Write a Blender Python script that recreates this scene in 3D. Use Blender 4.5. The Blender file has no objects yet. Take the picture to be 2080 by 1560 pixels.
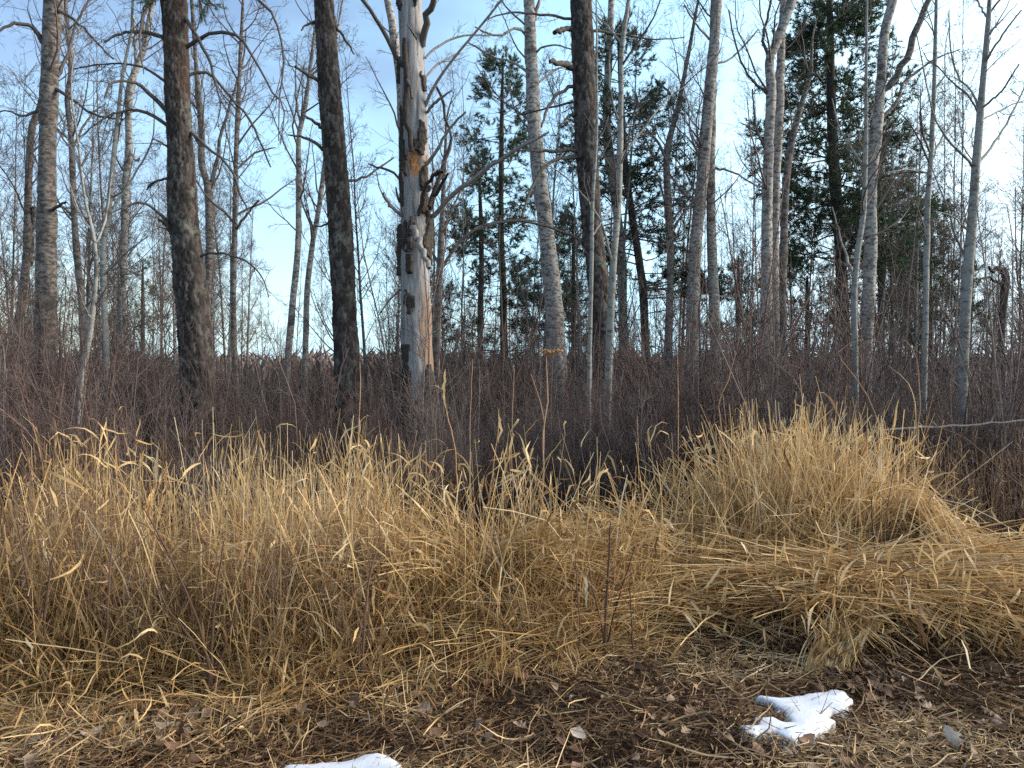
import bpy, math, random
import numpy as np
from mathutils import Vector

# ------------------------------------------------------------------ camera, sky, sun, exposure
SC = bpy.context.scene
W, H, F = 2080.0, 1560.0, 1542.0
CAMZ, PITCH = 1.55, math.radians(1.3)
cam_d = bpy.data.cameras.new('camera')
cam = bpy.data.objects.new('camera', cam_d)
SC.collection.objects.link(cam)
cam.location = (0, 0, CAMZ)
cam.rotation_euler = (math.pi / 2 - PITCH, 0, 0)
cam_d.sensor_width = 36.0
cam_d.lens = 36.0 * F / W
cam_d.clip_end = 6000
SC.camera = cam

SUN_AZ, SUN_EL = math.radians(84), math.radians(26)      # azimuth from +Y towards +X
world = bpy.data.worlds.new('World')
SC.world = world
world.use_nodes = True
wn, wl = world.node_tree.nodes, world.node_tree.links
wn.clear()
w_out = wn.new('ShaderNodeOutputWorld')
w_bg = wn.new('ShaderNodeBackground')
w_bg.inputs['Strength'].default_value = 0.105
sky = wn.new('ShaderNodeTexSky')
sky.sky_type = 'NISHITA'
sky.sun_disc = False
sky.sun_elevation = SUN_EL
sky.sun_rotation = SUN_AZ
sky.air_density = 1.0
sky.dust_density = 1.2
sky.ozone_density = 1.0
# thin high cloud veil: thicker towards the horizon and towards the side the sun stands on
geo = wn.new('ShaderNodeTexCoord')
sep = wn.new('ShaderNodeSeparateXYZ')
wl.new(geo.outputs['Generated'], sep.inputs[0])
nz = wn.new('ShaderNodeTexNoise'); nz.inputs['Scale'].default_value = 2.3; nz.inputs['Detail'].default_value = 6; nz.inputs['Roughness'].default_value = 0.55
mp = wn.new('ShaderNodeMapping'); mp.inputs['Scale'].default_value = (1.0, 1.0, 2.6); mp.inputs['Location'].default_value = (0.4, 0.2, 0.0)
wl.new(geo.outputs['Generated'], mp.inputs[0]); wl.new(mp.outputs[0], nz.inputs['Vector'])
def wmath(op, a, b=None, c=None, clamp=False):
    n = wn.new('ShaderNodeMath'); n.operation = op; n.use_clamp = clamp
    for i, v in enumerate((a, b, c)):
        if v is None: continue
        if isinstance(v, (int, float)): n.inputs[i].default_value = v
        else: wl.new(v, n.inputs[i])
    return n.outputs[0]
side = wmath('MULTIPLY', sep.outputs['X'], 0.95)
low = wmath('MULTIPLY', wmath('ABSOLUTE', sep.outputs['Z']), -1.15)
v0 = wmath('ADD', wmath('ADD', side, low), wmath('MULTIPLY', nz.outputs['Fac'], 1.5))
veil = wmath('ADD', v0, 0.04, clamp=True)
mixw = wn.new('ShaderNodeMix'); mixw.data_type = 'RGBA'
wl.new(wmath('MULTIPLY', veil, 0.92), mixw.inputs['Factor'])
wl.new(sky.outputs[0], mixw.inputs['A'])
vc = wn.new('ShaderNodeMix'); vc.data_type = 'RGBA'
wl.new(wmath('ADD', wmath('MULTIPLY', sep.outputs['X'], 1.1), wmath('MULTIPLY', sep.outputs['Z'], -.35), .0, clamp=False), vc.inputs['Factor'])
vc.inputs['A'].default_value = (3.3, 5.8, 7.3, 1); vc.inputs['B'].default_value = (6.7, 7.1, 7.1, 1)
wl.new(vc.outputs['Result'], mixw.inputs['B'])
wl.new(mixw.outputs['Result'], w_bg.inputs['Color'])
wl.new(w_bg.outputs[0], w_out.inputs['Surface'])

sun_d = bpy.data.lights.new('sun', 'SUN')
sun_d.energy = 2.5
sun_d.angle = math.radians(40)
sun_d.color = (1.0, 0.90, 0.77)
sun = bpy.data.objects.new('sun', sun_d)
SC.collection.objects.link(sun)
sd = Vector((math.sin(SUN_AZ) * math.cos(SUN_EL), math.cos(SUN_AZ) * math.cos(SUN_EL), math.sin(SUN_EL)))
sun.rotation_euler = sd.to_track_quat('Z', 'Y').to_euler()

SC.view_settings.view_transform = 'Standard'
SC.view_settings.look = 'None'
SC.view_settings.exposure = 1.38
SC.view_settings.gamma = 1.0
SC.view_settings.use_curve_mapping = False
SC.render.engine = 'CYCLES'
SC.cycles.max_bounces = 6
SC.cycles.diffuse_bounces = 3
SC.cycles.glossy_bounces = 2
SC.cycles.transmission_bounces = 3
SC.cycles.use_denoising = False
SC.cycles.sample_clamp_direct = 5
SC.cycles.sample_clamp_indirect = 2

# ------------------------------------------------------------------ helpers
RNG = np.random.default_rng(7)
random.seed(7)
COL = SC.collection
cP, sP = math.cos(PITCH), math.sin(PITCH)

def at(px, py, Y):
    """photo pixel (2080 x 1560) seen at depth Y -> world point"""
    u = (px - W / 2) / F; v = -(py - H / 2) / F
    d = np.array([u, cP + v * sP, -sP + v * cP])
    return np.array([0, 0, CAMZ]) + d * (Y / d[1])

_tab = np.random.default_rng(3).random((256, 256))
def vnoise(x, y):
    x = np.asarray(x, float); y = np.asarray(y, float)
    xi = np.floor(x).astype(int); yi = np.floor(y).astype(int)
    fx = x - xi; fy = y - yi
    fx = fx * fx * (3 - 2 * fx); fy = fy * fy * (3 - 2 * fy)
    a = _tab[xi & 255, yi & 255]; b = _tab[(xi + 1) & 255, yi & 255]
    c = _tab[xi & 255, (yi + 1) & 255]; d = _tab[(xi + 1) & 255, (yi + 1) & 255]
    return (a * (1 - fx) + b * fx) * (1 - fy) + (c * (1 - fx) + d * fx) * fy
def fnoise(x, y, o=3):
    s = 0; a = .5
    for k in range(o):
        s = s + a * vnoise(x * 2 ** k + 17 * k, y * 2 ** k + 31 * k); a *= .5
    return s

def gauss(x, y, cx, cy, sx, sy):
    return np.exp(-((x - cx) / sx) ** 2 - ((y - cy) / sy) ** 2)

def gz(x, y):
    """height of the ground"""
    x = np.asarray(x, float); y = np.asarray(y, float)
    near = np.clip(1 - (np.hypot(x, y) - 30) / 60, 0, 1)
    z = near * ((fnoise(x * 1.3, y * 1.3, 4) - .45) * .10 + (fnoise(x * .25 + 9, y * .25, 2) - .37) * .16)
    z = z + .20 * gauss(x, y, 2.15, 4.75, 1.25, .55) + .10 * gauss(x, y, 3.2, 4.6, 1.0, .6)
    z = z + .06 * gauss(x, y, -.1, 4.25, .9, .35)
    z = z - .10 * gauss(x, y, 0.4, 5.9, 5, .7)
    return z

def ground_pt(px, py):
    """where the ray through a pixel meets the ground"""
    lo, hi = 1.5, 60.0
    for _ in range(40):
        m = (lo + hi) / 2; p = at(px, py, m)
        if p[2] > gz(p[0], p[1]): lo = m
        else: hi = m
    return at(px, py, lo)

def mesh_np(name, verts, faces, rnd=None, mats=(), smooth=False, extra=None):
    me = bpy.data.meshes.new(name)
    verts = np.ascontiguousarray(verts, dtype=np.float32).reshape(-1, 3)
    if not isinstance(faces, (list, tuple)): faces = [faces]
    faces = [np.asarray(f, dtype=np.int32) for f in faces if len(f)]
    me.vertices.add(len(verts)); me.vertices.foreach_set('co', verts.ravel())
    nl = sum(f.size for f in faces); nf = sum(len(f) for f in faces)
    me.loops.add(nl); me.loops.foreach_set('vertex_index', np.concatenate([f.ravel() for f in faces]))
    tot = np.concatenate([np.full(len(f), f.shape[1], np.int32) for f in faces])
    st = np.concatenate([[0], np.cumsum(tot)[:-1]]).astype(np.int32)
    me.polygons.add(nf); me.polygons.foreach_set('loop_start', st); me.polygons.foreach_set('loop_total', tot)
    if smooth: me.polygons.foreach_set('use_smooth', np.ones(nf, bool))
    if rnd is not None:
        a = me.attributes.new('rnd', 'FLOAT', 'POINT'); a.data.foreach_set('value', np.asarray(rnd, np.float32))
    for k, v in (extra or {}).items():
        a = me.attributes.new(k, 'FLOAT', 'POINT'); a.data.foreach_set('value', np.asarray(v, np.float32))
    for m in mats: me.materials.append(m)
    me.update(calc_edges=True)
    return me

def obj(name, me, parent=None, loc=None, label=None, cat=None, group=None, kind=None):
    o = bpy.data.objects.new(name, me); COL.objects.link(o)
    if parent is not None: o.parent = parent
    if loc is not None: o.location = loc
    if label: o['label'] = label
    if cat: o['category'] = cat
    if group: o['group'] = group
    if kind: o['kind'] = kind
    return o

def norm(v):
    return v / np.maximum(np.linalg.norm(v, axis=-1, keepdims=True), 1e-9)

def tangents(P):
    T = np.empty_like(P)
    T[:, 1:-1] = P[:, 2:] - P[:, :-2]; T[:, 0] = P[:, 1] - P[:, 0]; T[:, -1] = P[:, -1] - P[:, -2]
    return norm(T)

class Acc:
    """collects tubes and ribbons, gives one mesh"""
    def __init__(s): s.v = []; s.q = []; s.t = []; s.r = []; s.n = 0
    def add(s, v, q=None, t=None, r=None):
        s.v.append(v)
        if q is not None: s.q.append(q + s.n)
        if t is not None: s.t.append(t + s.n)
        s.r.append(np.zeros(len(v)) if r is None else r); s.n += len(v)
    def tubes(s, P, R, S=3, rnd=None):
        N, K, _ = P.shape
        if N == 0: return
        T = tangents(P)
        mean = norm(P[:, -1] - P[:, 0])
        ax = np.argmin(np.abs(mean), axis=1)
        ref = np.eye(3)[ax][:, None, :]
        A = norm(np.cross(T, np.broadcast_to(ref, T.shape))); B = np.cross(T, A)
        th = np.arange(S) / S * 2 * math.pi
        V = P[:, :, None, :] + R[:, :, None, None] * (A[:, :, None, :] * np.cos(th)[None, None, :, None] + B[:, :, None, :] * np.sin(th)[None, None, :, None])
        n, k, j = np.meshgrid(np.arange(N), np.arange(K - 1), np.arange(S), indexing='ij')
        i0 = (n * K + k) * S + j; i1 = (n * K + k) * S + (j + 1) % S
        q = np.stack([i0, i1, i1 + S, i0 + S], -1).reshape(-1, 4)
        r = RNG.random(N) if rnd is None else rnd
        s.add(V.reshape(-1, 3), q, None, np.repeat(r, K * S))
    def ribbons(s, P, Wd, side, rnd=None):
        """P (N,K,3), Wd (N,K) half widths, side (N,K,3)"""
        N, K, _ = P.shape
        if N == 0: return
        V = np.stack([P - side * Wd[..., None], P + side * Wd[..., None]], 2)
        n, k = np.meshgrid(np.arange(N), np.arange(K - 1), indexing='ij')
        i0 = (n * K + k) * 2
        q = np.stack([i0, i0 + 1, i0 + 3, i0 + 2], -1).reshape(-1, 4)
        r = RNG.random(N) if rnd is None else rnd
        s.add(V.reshape(-1, 3), q, None, np.repeat(r, K * 2))
    def mesh(s, name, mat, origin=None, smooth=False):
        v = np.concatenate(s.v)
        if origin is not None: v = v - np.asarray(origin)
        f = []
        if s.q: f.append(np.concatenate(s.q))
        if s.t: f.append(np.concatenate(s.t))
        return mesh_np(name, v, f, np.concatenate(s.r), [mat], smooth)

def resample(pts, n):
    """Catmull-Rom through pts (m,d) -> n rows"""
    p = np.asarray(pts, float); m = len(p)
    if m == 2:
        t = np.linspace(0, 1, n)[:, None]; return p[0] * (1 - t) + p[1] * t
    seg = np.linalg.norm(np.diff(p[:, :3], axis=0), axis=1); cu = np.concatenate([[0], np.cumsum(seg)])
    d = np.linspace(0, cu[-1], n)
    k = np.clip(np.searchsorted(cu, d, 'right') - 1, 0, m - 2)
    t = ((d - cu[k]) / np.maximum(seg[k], 1e-9))[:, None]
    p0 = p[np.maximum(k - 1, 0)]; p1 = p[k]; p2 = p[k + 1]; p3 = p[np.minimum(k + 2, m - 1)]
    return .5 * (2 * p1 + (p2 - p0) * t + (2 * p0 - 5 * p1 + 4 * p2 - p3) * t ** 2 + (3 * p1 - p0 - 3 * p2 + p3) * t ** 3)

def grow(P, R, counts, Lr, ang, up=.1, jit=.15, K=5, tmin=.15, tmax=1.0, rk=.6, rmin=.002, tip=.35, flat=None, lenbyt=.5):
    """children of the paths P: Lr (lo, hi) lengths, ang (lo, hi) radians off the parent"""
    N, K0, _ = P.shape
    idx = np.repeat(np.arange(N), counts)
    M = len(idx)
    if M == 0: return np.zeros((0, K, 3)), np.zeros((0, K))
    t = RNG.uniform(tmin, tmax, M) * (K0 - 1)
    i = np.minimum(t.astype(int), K0 - 2); f = (t - i)[:, None]
    p = P[idx, i] * (1 - f) + P[idx, i + 1] * f
    r0 = R[idx, i] * (1 - f[:, 0]) + R[idx, i + 1] * f[:, 0]
    T = norm(P[idx, i + 1] - P[idx, i])
    rv = RNG.normal(size=(M, 3))
    if flat is not None: rv[:, 2] *= flat
    perp = norm(rv - (rv * T).sum(1, keepdims=True) * T)
    a = RNG.uniform(*ang, M)[:, None]
    d = norm(np.cos(a) * T + np.sin(a) * perp)
    L = RNG.uniform(*Lr, M) * (1 - lenbyt * t / (K0 - 1))
    out = np.empty((M, K, 3)); out[:, 0] = p
    for k in range(1, K):
        out[:, k] = out[:, k - 1] + d * (L / (K - 1))[:, None]
        d = d + RNG.normal(size=(M, 3)) * jit; d[:, 2] += up
        d = norm(d)
    rr = np.minimum(r0 * rk, .012 * L + .0015); rr = np.maximum(rr, rmin)
    s = np.linspace(1, tip, K)
    return out, np.maximum(rr[:, None] * s[None], rmin * .7)

# ------------------------------------------------------------------ materials
def new_mat(name, rough=.9, spec=.15):
    m = bpy.data.materials.new(name); m.use_nodes = True
    b = m.node_tree.nodes['Principled BSDF']
    b.inputs['Roughness'].default_value = rough
    b.inputs['Specular IOR Level'].default_value = spec
    return m, m.node_tree.nodes, m.node_tree.links, b
def ramp(n, l, src, stops):
    r = n.new('ShaderNodeValToRGB'); e = r.color_ramp.elements
    while len(e) < len(stops): e.new(.5)
    for x, (p, c) in zip(e, stops): x.position = p; x.color = (*c, 1)
    l.new(src, r.inputs[0]); return r.outputs[0]
def noise(n, l, scale, detail=4, rough=.55, stretch=None, coord='Object'):
    t = n.new('ShaderNodeTexCoord'); x = n.new('ShaderNodeTexNoise')
    x.inputs['Scale'].default_value = scale; x.inputs['Detail'].default_value = detail; x.inputs['Roughness'].default_value = rough
    src = t.outputs[coord]
    if stretch:
        m = n.new('ShaderNodeMapping'); m.inputs['Scale'].default_value = stretch; l.new(src, m.inputs[0]); src = m.outputs[0]
    l.new(src, x.inputs['Vector']); return x.outputs['Fac']
def attr(n, name):
    a = n.new('ShaderNodeAttribute'); a.attribute_name = name; return a.outputs['Fac']
def mixc(n, l, fac, a, b, mode='MIX'):
    m = n.new('ShaderNodeMix'); m.data_type = 'RGBA'; m.blend_type = mode
    for s, v in (('Factor', fac), ('A', a), ('B', b)):
        if isinstance(v, (int, float)): m.inputs[s].default_value = v
        elif isinstance(v, tuple): m.inputs[s].default_value = (*v, 1)
        else: l.new(v, m.inputs[s])
    return m.outputs['Result']
def bump(n, l, b, h, strength=.5, dist=.01):
    x = n.new('ShaderNodeBump'); x.inputs['Strength'].default_value = strength; x.inputs['Distance'].default_value = dist
    l.new(h, x.inputs['Height']); l.new(x.outputs[0], b.inputs['Normal'])

def blade_mat(name, stops, trans=.3, rough=.6):
    m, n, l, b = new_mat(name, rough, .25)
    fine = noise(n, l, 14, 3)
    c = ramp(n, l, attr(n, 'rnd'), stops)
    c = mixc(n, l, .55, c, ramp(n, l, fine, [(.3, (.45, .42, .40)), (.7, (1.15, 1.12, 1.1))]), 'MULTIPLY')
    l.new(c, b.inputs['Base Color'])
    tr = n.new('ShaderNodeBsdfTranslucent'); l.new(c, tr.inputs[0])
    mx = n.new('ShaderNodeMixShader'); mx.inputs[0].default_value = trans
    l.new(b.outputs[0], mx.inputs[1]); l.new(tr.outputs[0], mx.inputs[2])
    l.new(mx.outputs[0], n['Material Output'].inputs[0])
    return m

M_STRAW = blade_mat('dry_straw', [(0, (.13, .07, .036)), (.25, (.34, .19, .072)), (.6, (.65, .445, .20)), (.85, (.76, .57, .305)), (1, (.80, .68, .48))])
M_WEED = blade_mat('brown_weed', [(0, (.16, .095, .062)), (.5, (.33, .215, .135)), (1, (.52, .38, .25))], .2)
M_LITTER = blade_mat('wet_litter', [(0, (.045, .025, .015)), (.35, (.18, .10, .05)), (.7, (.38, .245, .12)), (1, (.60, .45, .26))], .12, .5)
M_LEAF = blade_mat('fallen_leaf', [(0, (.05, .030, .022)), (.35, (.15, .08, .045)), (.7, (.29, .185, .115)), (1, (.56, .47, .38))], .12, .55)

def twig_mat(name, a, b_):
    m, n, l, b = new_mat(name, .85, .2)
    c = ramp(n, l, attr(n, 'rnd'), [(0, a), (1, b_)])
    l.new(c, b.inputs['Base Color']); return m
M_TWIG = twig_mat('aspen_twig', (.085, .066, .058), (.19, .155, .14))
M_PTWIG = twig_mat('pine_twig', (.045, .034, .028), (.11, .085, .07))
M_BRUSH2 = twig_mat('grey_brush_twig', (.065, .051, .046), (.24, .192, .172))
M_BRUSH3 = twig_mat('red_brush_twig', (.058, .036, .030), (.19, .122, .104))
M_BRUSH = twig_mat('brush_twig', (.058, .042, .037), (.215, .16, .142))
M_SHRUB = twig_mat('shrub_stem', (.060, .032, .022), (.16, .095, .068))
M_NEEDLE = blade_mat('pine_needle', [(0, (.038, .066, .042)), (.6, (.078, .122, .072)), (1, (.13, .17, .09))], .28, .5)

def pine_bark():
    m, n, l, b = new_mat('pine_bark', .95, .1)
    plate = ramp(n, l, attr(n, 'rnd'), [(0, (.026, .021, .019)), (.5, (.056, .047, .043)), (1, (.13, .112, .104))])
    red = mixc(n, l, attr(n, 'top'), plate, (.15, .075, .052))
    li = ramp(n, l, noise(n, l, 5, 5, .6), [(.56, (0, 0, 0)), (.68, (.8, .8, .8))])
    c = mixc(n, l, li, red, (.185, .19, .155))
    fl = noise(n, l, 60, 4, .6, (1, 1, .5))
    c = mixc(n, l, .6, c, ramp(n, l, fl, [(.3, (.5, .5, .5)), (.7, (1.3, 1.25, 1.2))]), 'MULTIPLY')
    l.new(c, b.inputs['Base Color']); bump(n, l, b, fl, .6, .008); return m
M_PINE = pine_bark()

def aspen_bark(name, pale, dark, amount, green=0.0, low=.6):
    m, n, l, b = new_mat(name, .8, .2)
    base = ramp(n, l, noise(n, l, 3.0, 5), [(.3, tuple(x * .72 for x in pale)), (.7, pale)])
    marks = ramp(n, l, noise(n, l, 11, 6, .7, (1, 1, 2.0)), [(amount - .03, (.9, .9, .9)), (amount + .10, (0, 0, 0))])
    c = mixc(n, l, marks, base, dark)
    blot = ramp(n, l, noise(n, l, 2.2, 4, .6, (1, 1, 1.6)), [(.57, (0, 0, 0)), (.66, (.85, .85, .85))])
    c = mixc(n, l, blot, c, dark)
    # furrowed older bark at the foot, lessening with height
    t = n.new('ShaderNodeTexCoord'); s = n.new('ShaderNodeSeparateXYZ'); l.new(t.outputs['Object'], s.inputs[0])
    mr = n.new('ShaderNodeMapRange'); mr.inputs[1].default_value = .6; mr.inputs[2].default_value = 3.0; mr.inputs[3].default_value = low; mr.inputs[4].default_value = 0
    l.new(s.outputs['Z'], mr.inputs[0])
    furrow = noise(n, l, 16, 5, .6, (1, 1, .35))
    fm = n.new('ShaderNodeMath'); fm.operation = 'MULTIPLY'; l.new(mr.outputs[0], fm.inputs[0])
    fr = ramp(n, l, furrow, [(.36, (1, 1, 1)), (.6, (.25, .25, .25))]); l.new(fr, fm.inputs[1])
    c = mixc(n, l, fm.outputs[0], c, (.105, .085, .075))
    l.new(c, b.inputs['Base Color']); bump(n, l, b, noise(n, l, 22, 5, .65, (1, 1, 2.2)), .7, .012); return m
M_ASP = aspen_bark('aspen_bark', (.42, .385, .35), (.055, .044, .038), .43)
M_ASPD = aspen_bark('old_aspen_bark', (.25, .215, .19), (.05, .04, .034), .46, low=.8)
M_ASPY = aspen_bark('young_aspen_bark', (.31, .305, .275), (.075, .063, .055), .39, low=.3)

def snag_wood():
    m, n, l, b = new_mat('weathered_wood', .85, .15)
    grain = noise(n, l, 26, 6, .62, (1, 1, .06))
    c = ramp(n, l, grain, [(.28, (.13, .118, .114)), (.5, (.30, .28, .272)), (.72, (.43, .41, .40))])
    o = ramp(n, l, noise(n, l, 40, 5, .7, (1, 1, .6)), [(.3, (.20, .07, .022)), (.55, (.46, .20, .07)), (.75, (.62, .34, .14))])
    c = mixc(n, l, attr(n, 'rot'), c, o)
    tan = ramp(n, l, grain, [(.3, (.14, .09, .065)), (.7, (.39, .27, .19))])
    c = mixc(n, l, attr(n, 'strip'), c, tan)
    dk = ramp(n, l, noise(n, l, 3.5, 5, .65, (1, 1, .5)), [(.60, (0, 0, 0)), (.72, (.7, .7, .7))])
    c = mixc(n, l, dk, c, (.13, .11, .10))
    l.new(c, b.inputs['Base Color']); bump(n, l, b, grain, .8, .012); return m
M_SNAG = snag_wood()
def simple_wood(name, a, c_, scale=30):
    m, n, l, b = new_mat(name, .9, .12)
    g = noise(n, l, scale, 5, .6, (1, 1, .3))
    l.new(ramp(n, l, g, [(.3, a), (.7, c_)]), b.inputs['Base Color']); bump(n, l, b, g, .6, .006); return m
M_BARKD = simple_wood('dark_bark', (.028, .022, .019), (.095, .078, .068), 45)
M_GREYL = simple_wood('grey_limb', (.15, .135, .125), (.36, .335, .31), 40)
M_DARKL = simple_wood('dark_limb', (.060, .050, .044), (.15, .13, .115), 40)
M_STALK = simple_wood('dry_stalk', (.26, .15, .09), (.45, .30, .19), 20)
M_SEED = simple_wood('seed_head', (.25, .13, .06), (.55, .36, .20), 90)

def snow_mat():
    m, n, l, b = new_mat('old_snow', .55, .3)
    g = noise(n, l, 130, 4, .7)
    c = ramp(n, l, g, [(.24, (.46, .47, .49)), (.42, (.60, .64, .70))])
    d = ramp(n, l, noise(n, l, 75, 3, .6), [(.66, (0, 0, 0)), (.74, (.75, .75, .75))])
    c = mixc(n, l, d, c, (.30, .24, .18))
    rim = mixc(n, l, attr(n, 'rnd'), c, (.58, .56, .53))
    l.new(rim, b.inputs['Base Color'])
    b.inputs['Subsurface Weight'].default_value = .25
    b.inputs['Subsurface Radius'].default_value = (.01, .015, .02)
    bump(n, l, b, noise(n, l, 45, 5, .6), .2, .006); return m
M_SNOW = snow_mat()
def ground_mat():
    m, n, l, b = new_mat('litter_soil', .95, .1)
    a = noise(n, l, 5, 6, .65); f = noise(n, l, 60, 5, .7)
    c = ramp(n, l, f, [(.3, (.022, .013, .009)), (.5, (.065, .036, .019)), (.72, (.17, .10, .045))])
    c2 = ramp(n, l, f, [(.3, (.02, .015, .012)), (.7, (.075, .052, .040))])
    l.new(mixc(n, l, ramp(n, l, a, [(.42, (0, 0, 0)), (.58, (1, 1, 1))]), c, c2), b.inputs['Base Color'])
    bump(n, l, b, f, 1.0, .03); return m
M_GROUND = ground_mat()

# ------------------------------------------------------------------ ground
def nonuni(a, b, fine_a, fine_b, step, grow_):
    mid = list(np.arange(fine_a, fine_b, step)); up = []; x = fine_b; s = step
    while x < b: up.append(x); s *= grow_; x += s
    up.append(b); dn = []; x = fine_a; s = step
    while x > a: s *= grow_; x -= s; dn.append(max(x, a))
    return np.array(sorted(set(dn)) + mid + up)
gx = nonuni(-2500, 2500, -5, 5.5, .08, 1.22); gy = nonuni(-2500, 4000, 1.5, 8.5, .08, 1.22)
GX, GY = np.meshgrid(gx, gy, indexing='ij')
GV = np.stack([GX, GY, gz(GX, GY)], -1)
ni, nj = GX.shape
ii, jj = np.meshgrid(np.arange(ni - 1), np.arange(nj - 1), indexing='ij')
gi = ii * nj + jj
obj('ground', mesh_np('ground', GV, np.stack([gi, gi + nj, gi + nj + 1, gi + 1], -1).reshape(-1, 4), None, [M_GROUND], True), kind='structure')

# ------------------------------------------------------------------ trunks
def trunk_path(pts, D, top_ext=3.0, step=.06, drift=0.0):
    """pts: (px, py, width px) from the top down; goes on to the ground and above the frame"""
    P = [at(x, y, D) for x, y, w in pts]; R = [w * .5 * D / F for x, y, w in pts]
    b = P[-1].copy(); d = P[-1] - P[-2]; d = d / max(abs(d[2]), .05)
    zb = float(gz(b[0], b[1])) - .12
    if b[2] - zb > .05:
        k = b[2] - zb
        P.append(b + np.array([d[0] * k * .5, 0, -k])); R.append(R[-1] * 1.12)
    if top_ext > 0:
        d = P[0] - P[1]; d = d / np.linalg.norm(d)
        q = P[0] + d * top_ext * .5 + np.array([0, 0, .0]); P.insert(0, q); R.insert(0, R[0] * .7)
        P.insert(0, q + d * top_ext * .5 + np.array([.1, .1, 0])); R.insert(0, max(R[0] * .3, .004))
    A = np.column_stack([np.array(P), np.array(R)])[::-1]
    L = np.linalg.norm(np.diff(A[:, :3], axis=0), axis=1).sum()
    n = max(8, int(L / step))
    A = resample(A, n)
    return A[:, :3], np.maximum(A[:, 3], .003)

def trunk_mesh(name, P, R, S, mat, disp=None, origin=None, seed=0):
    n = len(P)
    th = np.arange(S) / S * 2 * math.pi
    hl = np.concatenate([[0], np.cumsum(np.linalg.norm(np.diff(P, axis=0), axis=1))])
    TH, HH = np.meshgrid(th, hl)
    RR = np.repeat(R[:, None], S, 1)
    # unevenness of a grown stem, foot flare
    lump = (fnoise(np.cos(TH) * 1.1 + 5 + seed, HH * 1.7 + np.sin(TH) * 1.1 + seed, 3) - .44) * .28
    flare = 1 + .35 * np.exp(-HH / .22) * (1 + .5 * np.cos(3 * TH + seed))
    RR2 = RR * (1 + lump) * flare
    ex = {}
    if disp is not None:
        dd, ex = disp(TH, HH, RR, P)
        RR2 = RR2 + dd
    V = np.stack([P[:, None, 0] + RR2 * np.cos(TH), P[:, None, 1] + RR2 * np.sin(TH), np.repeat(P[:, 2:3], S, 1)], -1)
    k, j = np.meshgrid(np.arange(n - 1), np.arange(S), indexing='ij')
    a = k * S + j; b = k * S + (j + 1) % S
    q = np.stack([a, b, b + S, a + S], -1).reshape(-1, 4)
    V = V.reshape(-1, 3)
    V = np.vstack([V, P[-1:] + [[0, 0, R[-1] * .5]]])
    c = np.stack([(n - 1) * S + np.arange(S), (n - 1) * S + (np.arange(S) + 1) % S, np.full(S, n * S)], -1)
    rnd = ex.pop('rnd', None)
    rnd = np.append(rnd.ravel(), .5) if rnd is not None else None
    ex = {k_: np.append(v.ravel(), 0) for k_, v in ex.items()}
    if origin is not None: V = V - origin
    return mesh_np(name, V, [q, c], rnd, [mat], True, ex)

def cells(u, v, seed, period=None):
    """2-D cellular pattern: F1, F2, id value"""
    g = np.random.default_rng(seed).random((64, 512, 3))
    iu = np.floor(u).astype(int); iv = np.floor(v).astype(int)
    f1 = np.full(u.shape, 9.); f2 = np.full(u.shape, 9.); idv = np.zeros(u.shape)
    for a in (-1, 0, 1):
        for b in (-1, 0, 1):
            cu = iu + a; cv = iv + b
            ku = cu % period if period else cu
            q = g[ku % 64, cv % 512]
            d = np.hypot(cu + q[..., 0] - u, cv + q[..., 1] - v)
            m = d < f1
            f2 = np.where(m, f1, np.minimum(f2, d)); idv = np.where(m, q[..., 2], idv); f1 = np.where(m, d, f1)
    return f1, f2, idv

def plate_disp(seed, z_red=None, nper=26):
    def f(TH, HH, RR, P):
        per = nper
        wob = fnoise(np.cos(TH) * 3 + seed, HH * 7, 2) * 1.0
        f1, f2, idv = cells(TH / (2 * math.pi) * per, HH / .105 + wob, seed, per)
        e = np.clip((f2 - f1) / .20, 0, 1); e = e * e * (3 - 2 * e)
        d = -.014 + .014 * e + .014 * idv * e + (fnoise(np.cos(TH) * 9, HH * 30, 2) - .37) * .006
        top = np.zeros_like(TH)
        if z_red is not None: top = np.clip((P[:, 2:3] - z_red) / 1.2, 0, .15) * np.ones_like(TH)
        return d, {'rnd': np.clip(idv * .8 + .2 * e, 0, 1), 'top': top}
    return f

def aspen_disp(seed):
    def f(TH, HH, RR, P):
        d = (fnoise(np.cos(TH) * 2 + seed, HH * 5 + np.sin(TH) * 2, 3) - .44) * .02 * np.clip(RR / .1, .2, 1)
        knot = (vnoise(HH * 1.9 + seed, np.round(TH / 2.1) + seed) > .86) * .012 * np.clip(RR / .1, .2, 1)
        return d + knot, {}
    return f

def limb(pts, D, drift, n=14):
    """traced limb: (px, py, w) root first; drifts in depth along its length"""
    m = len(pts); P = []
    for k, (x, y, w) in enumerate(pts):
        Dk = D + drift * k / (m - 1)
        P.append(np.append(at(x, y, Dk), w * .5 * Dk / F))
    A = resample(np.array(P), n)
    A[1:-1, :3] += RNG.normal(size=(n - 2, 3)) * A[1:-1, 3:4] * .35
    return A[:, :3], np.maximum(A[:, 3], .002)

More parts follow.
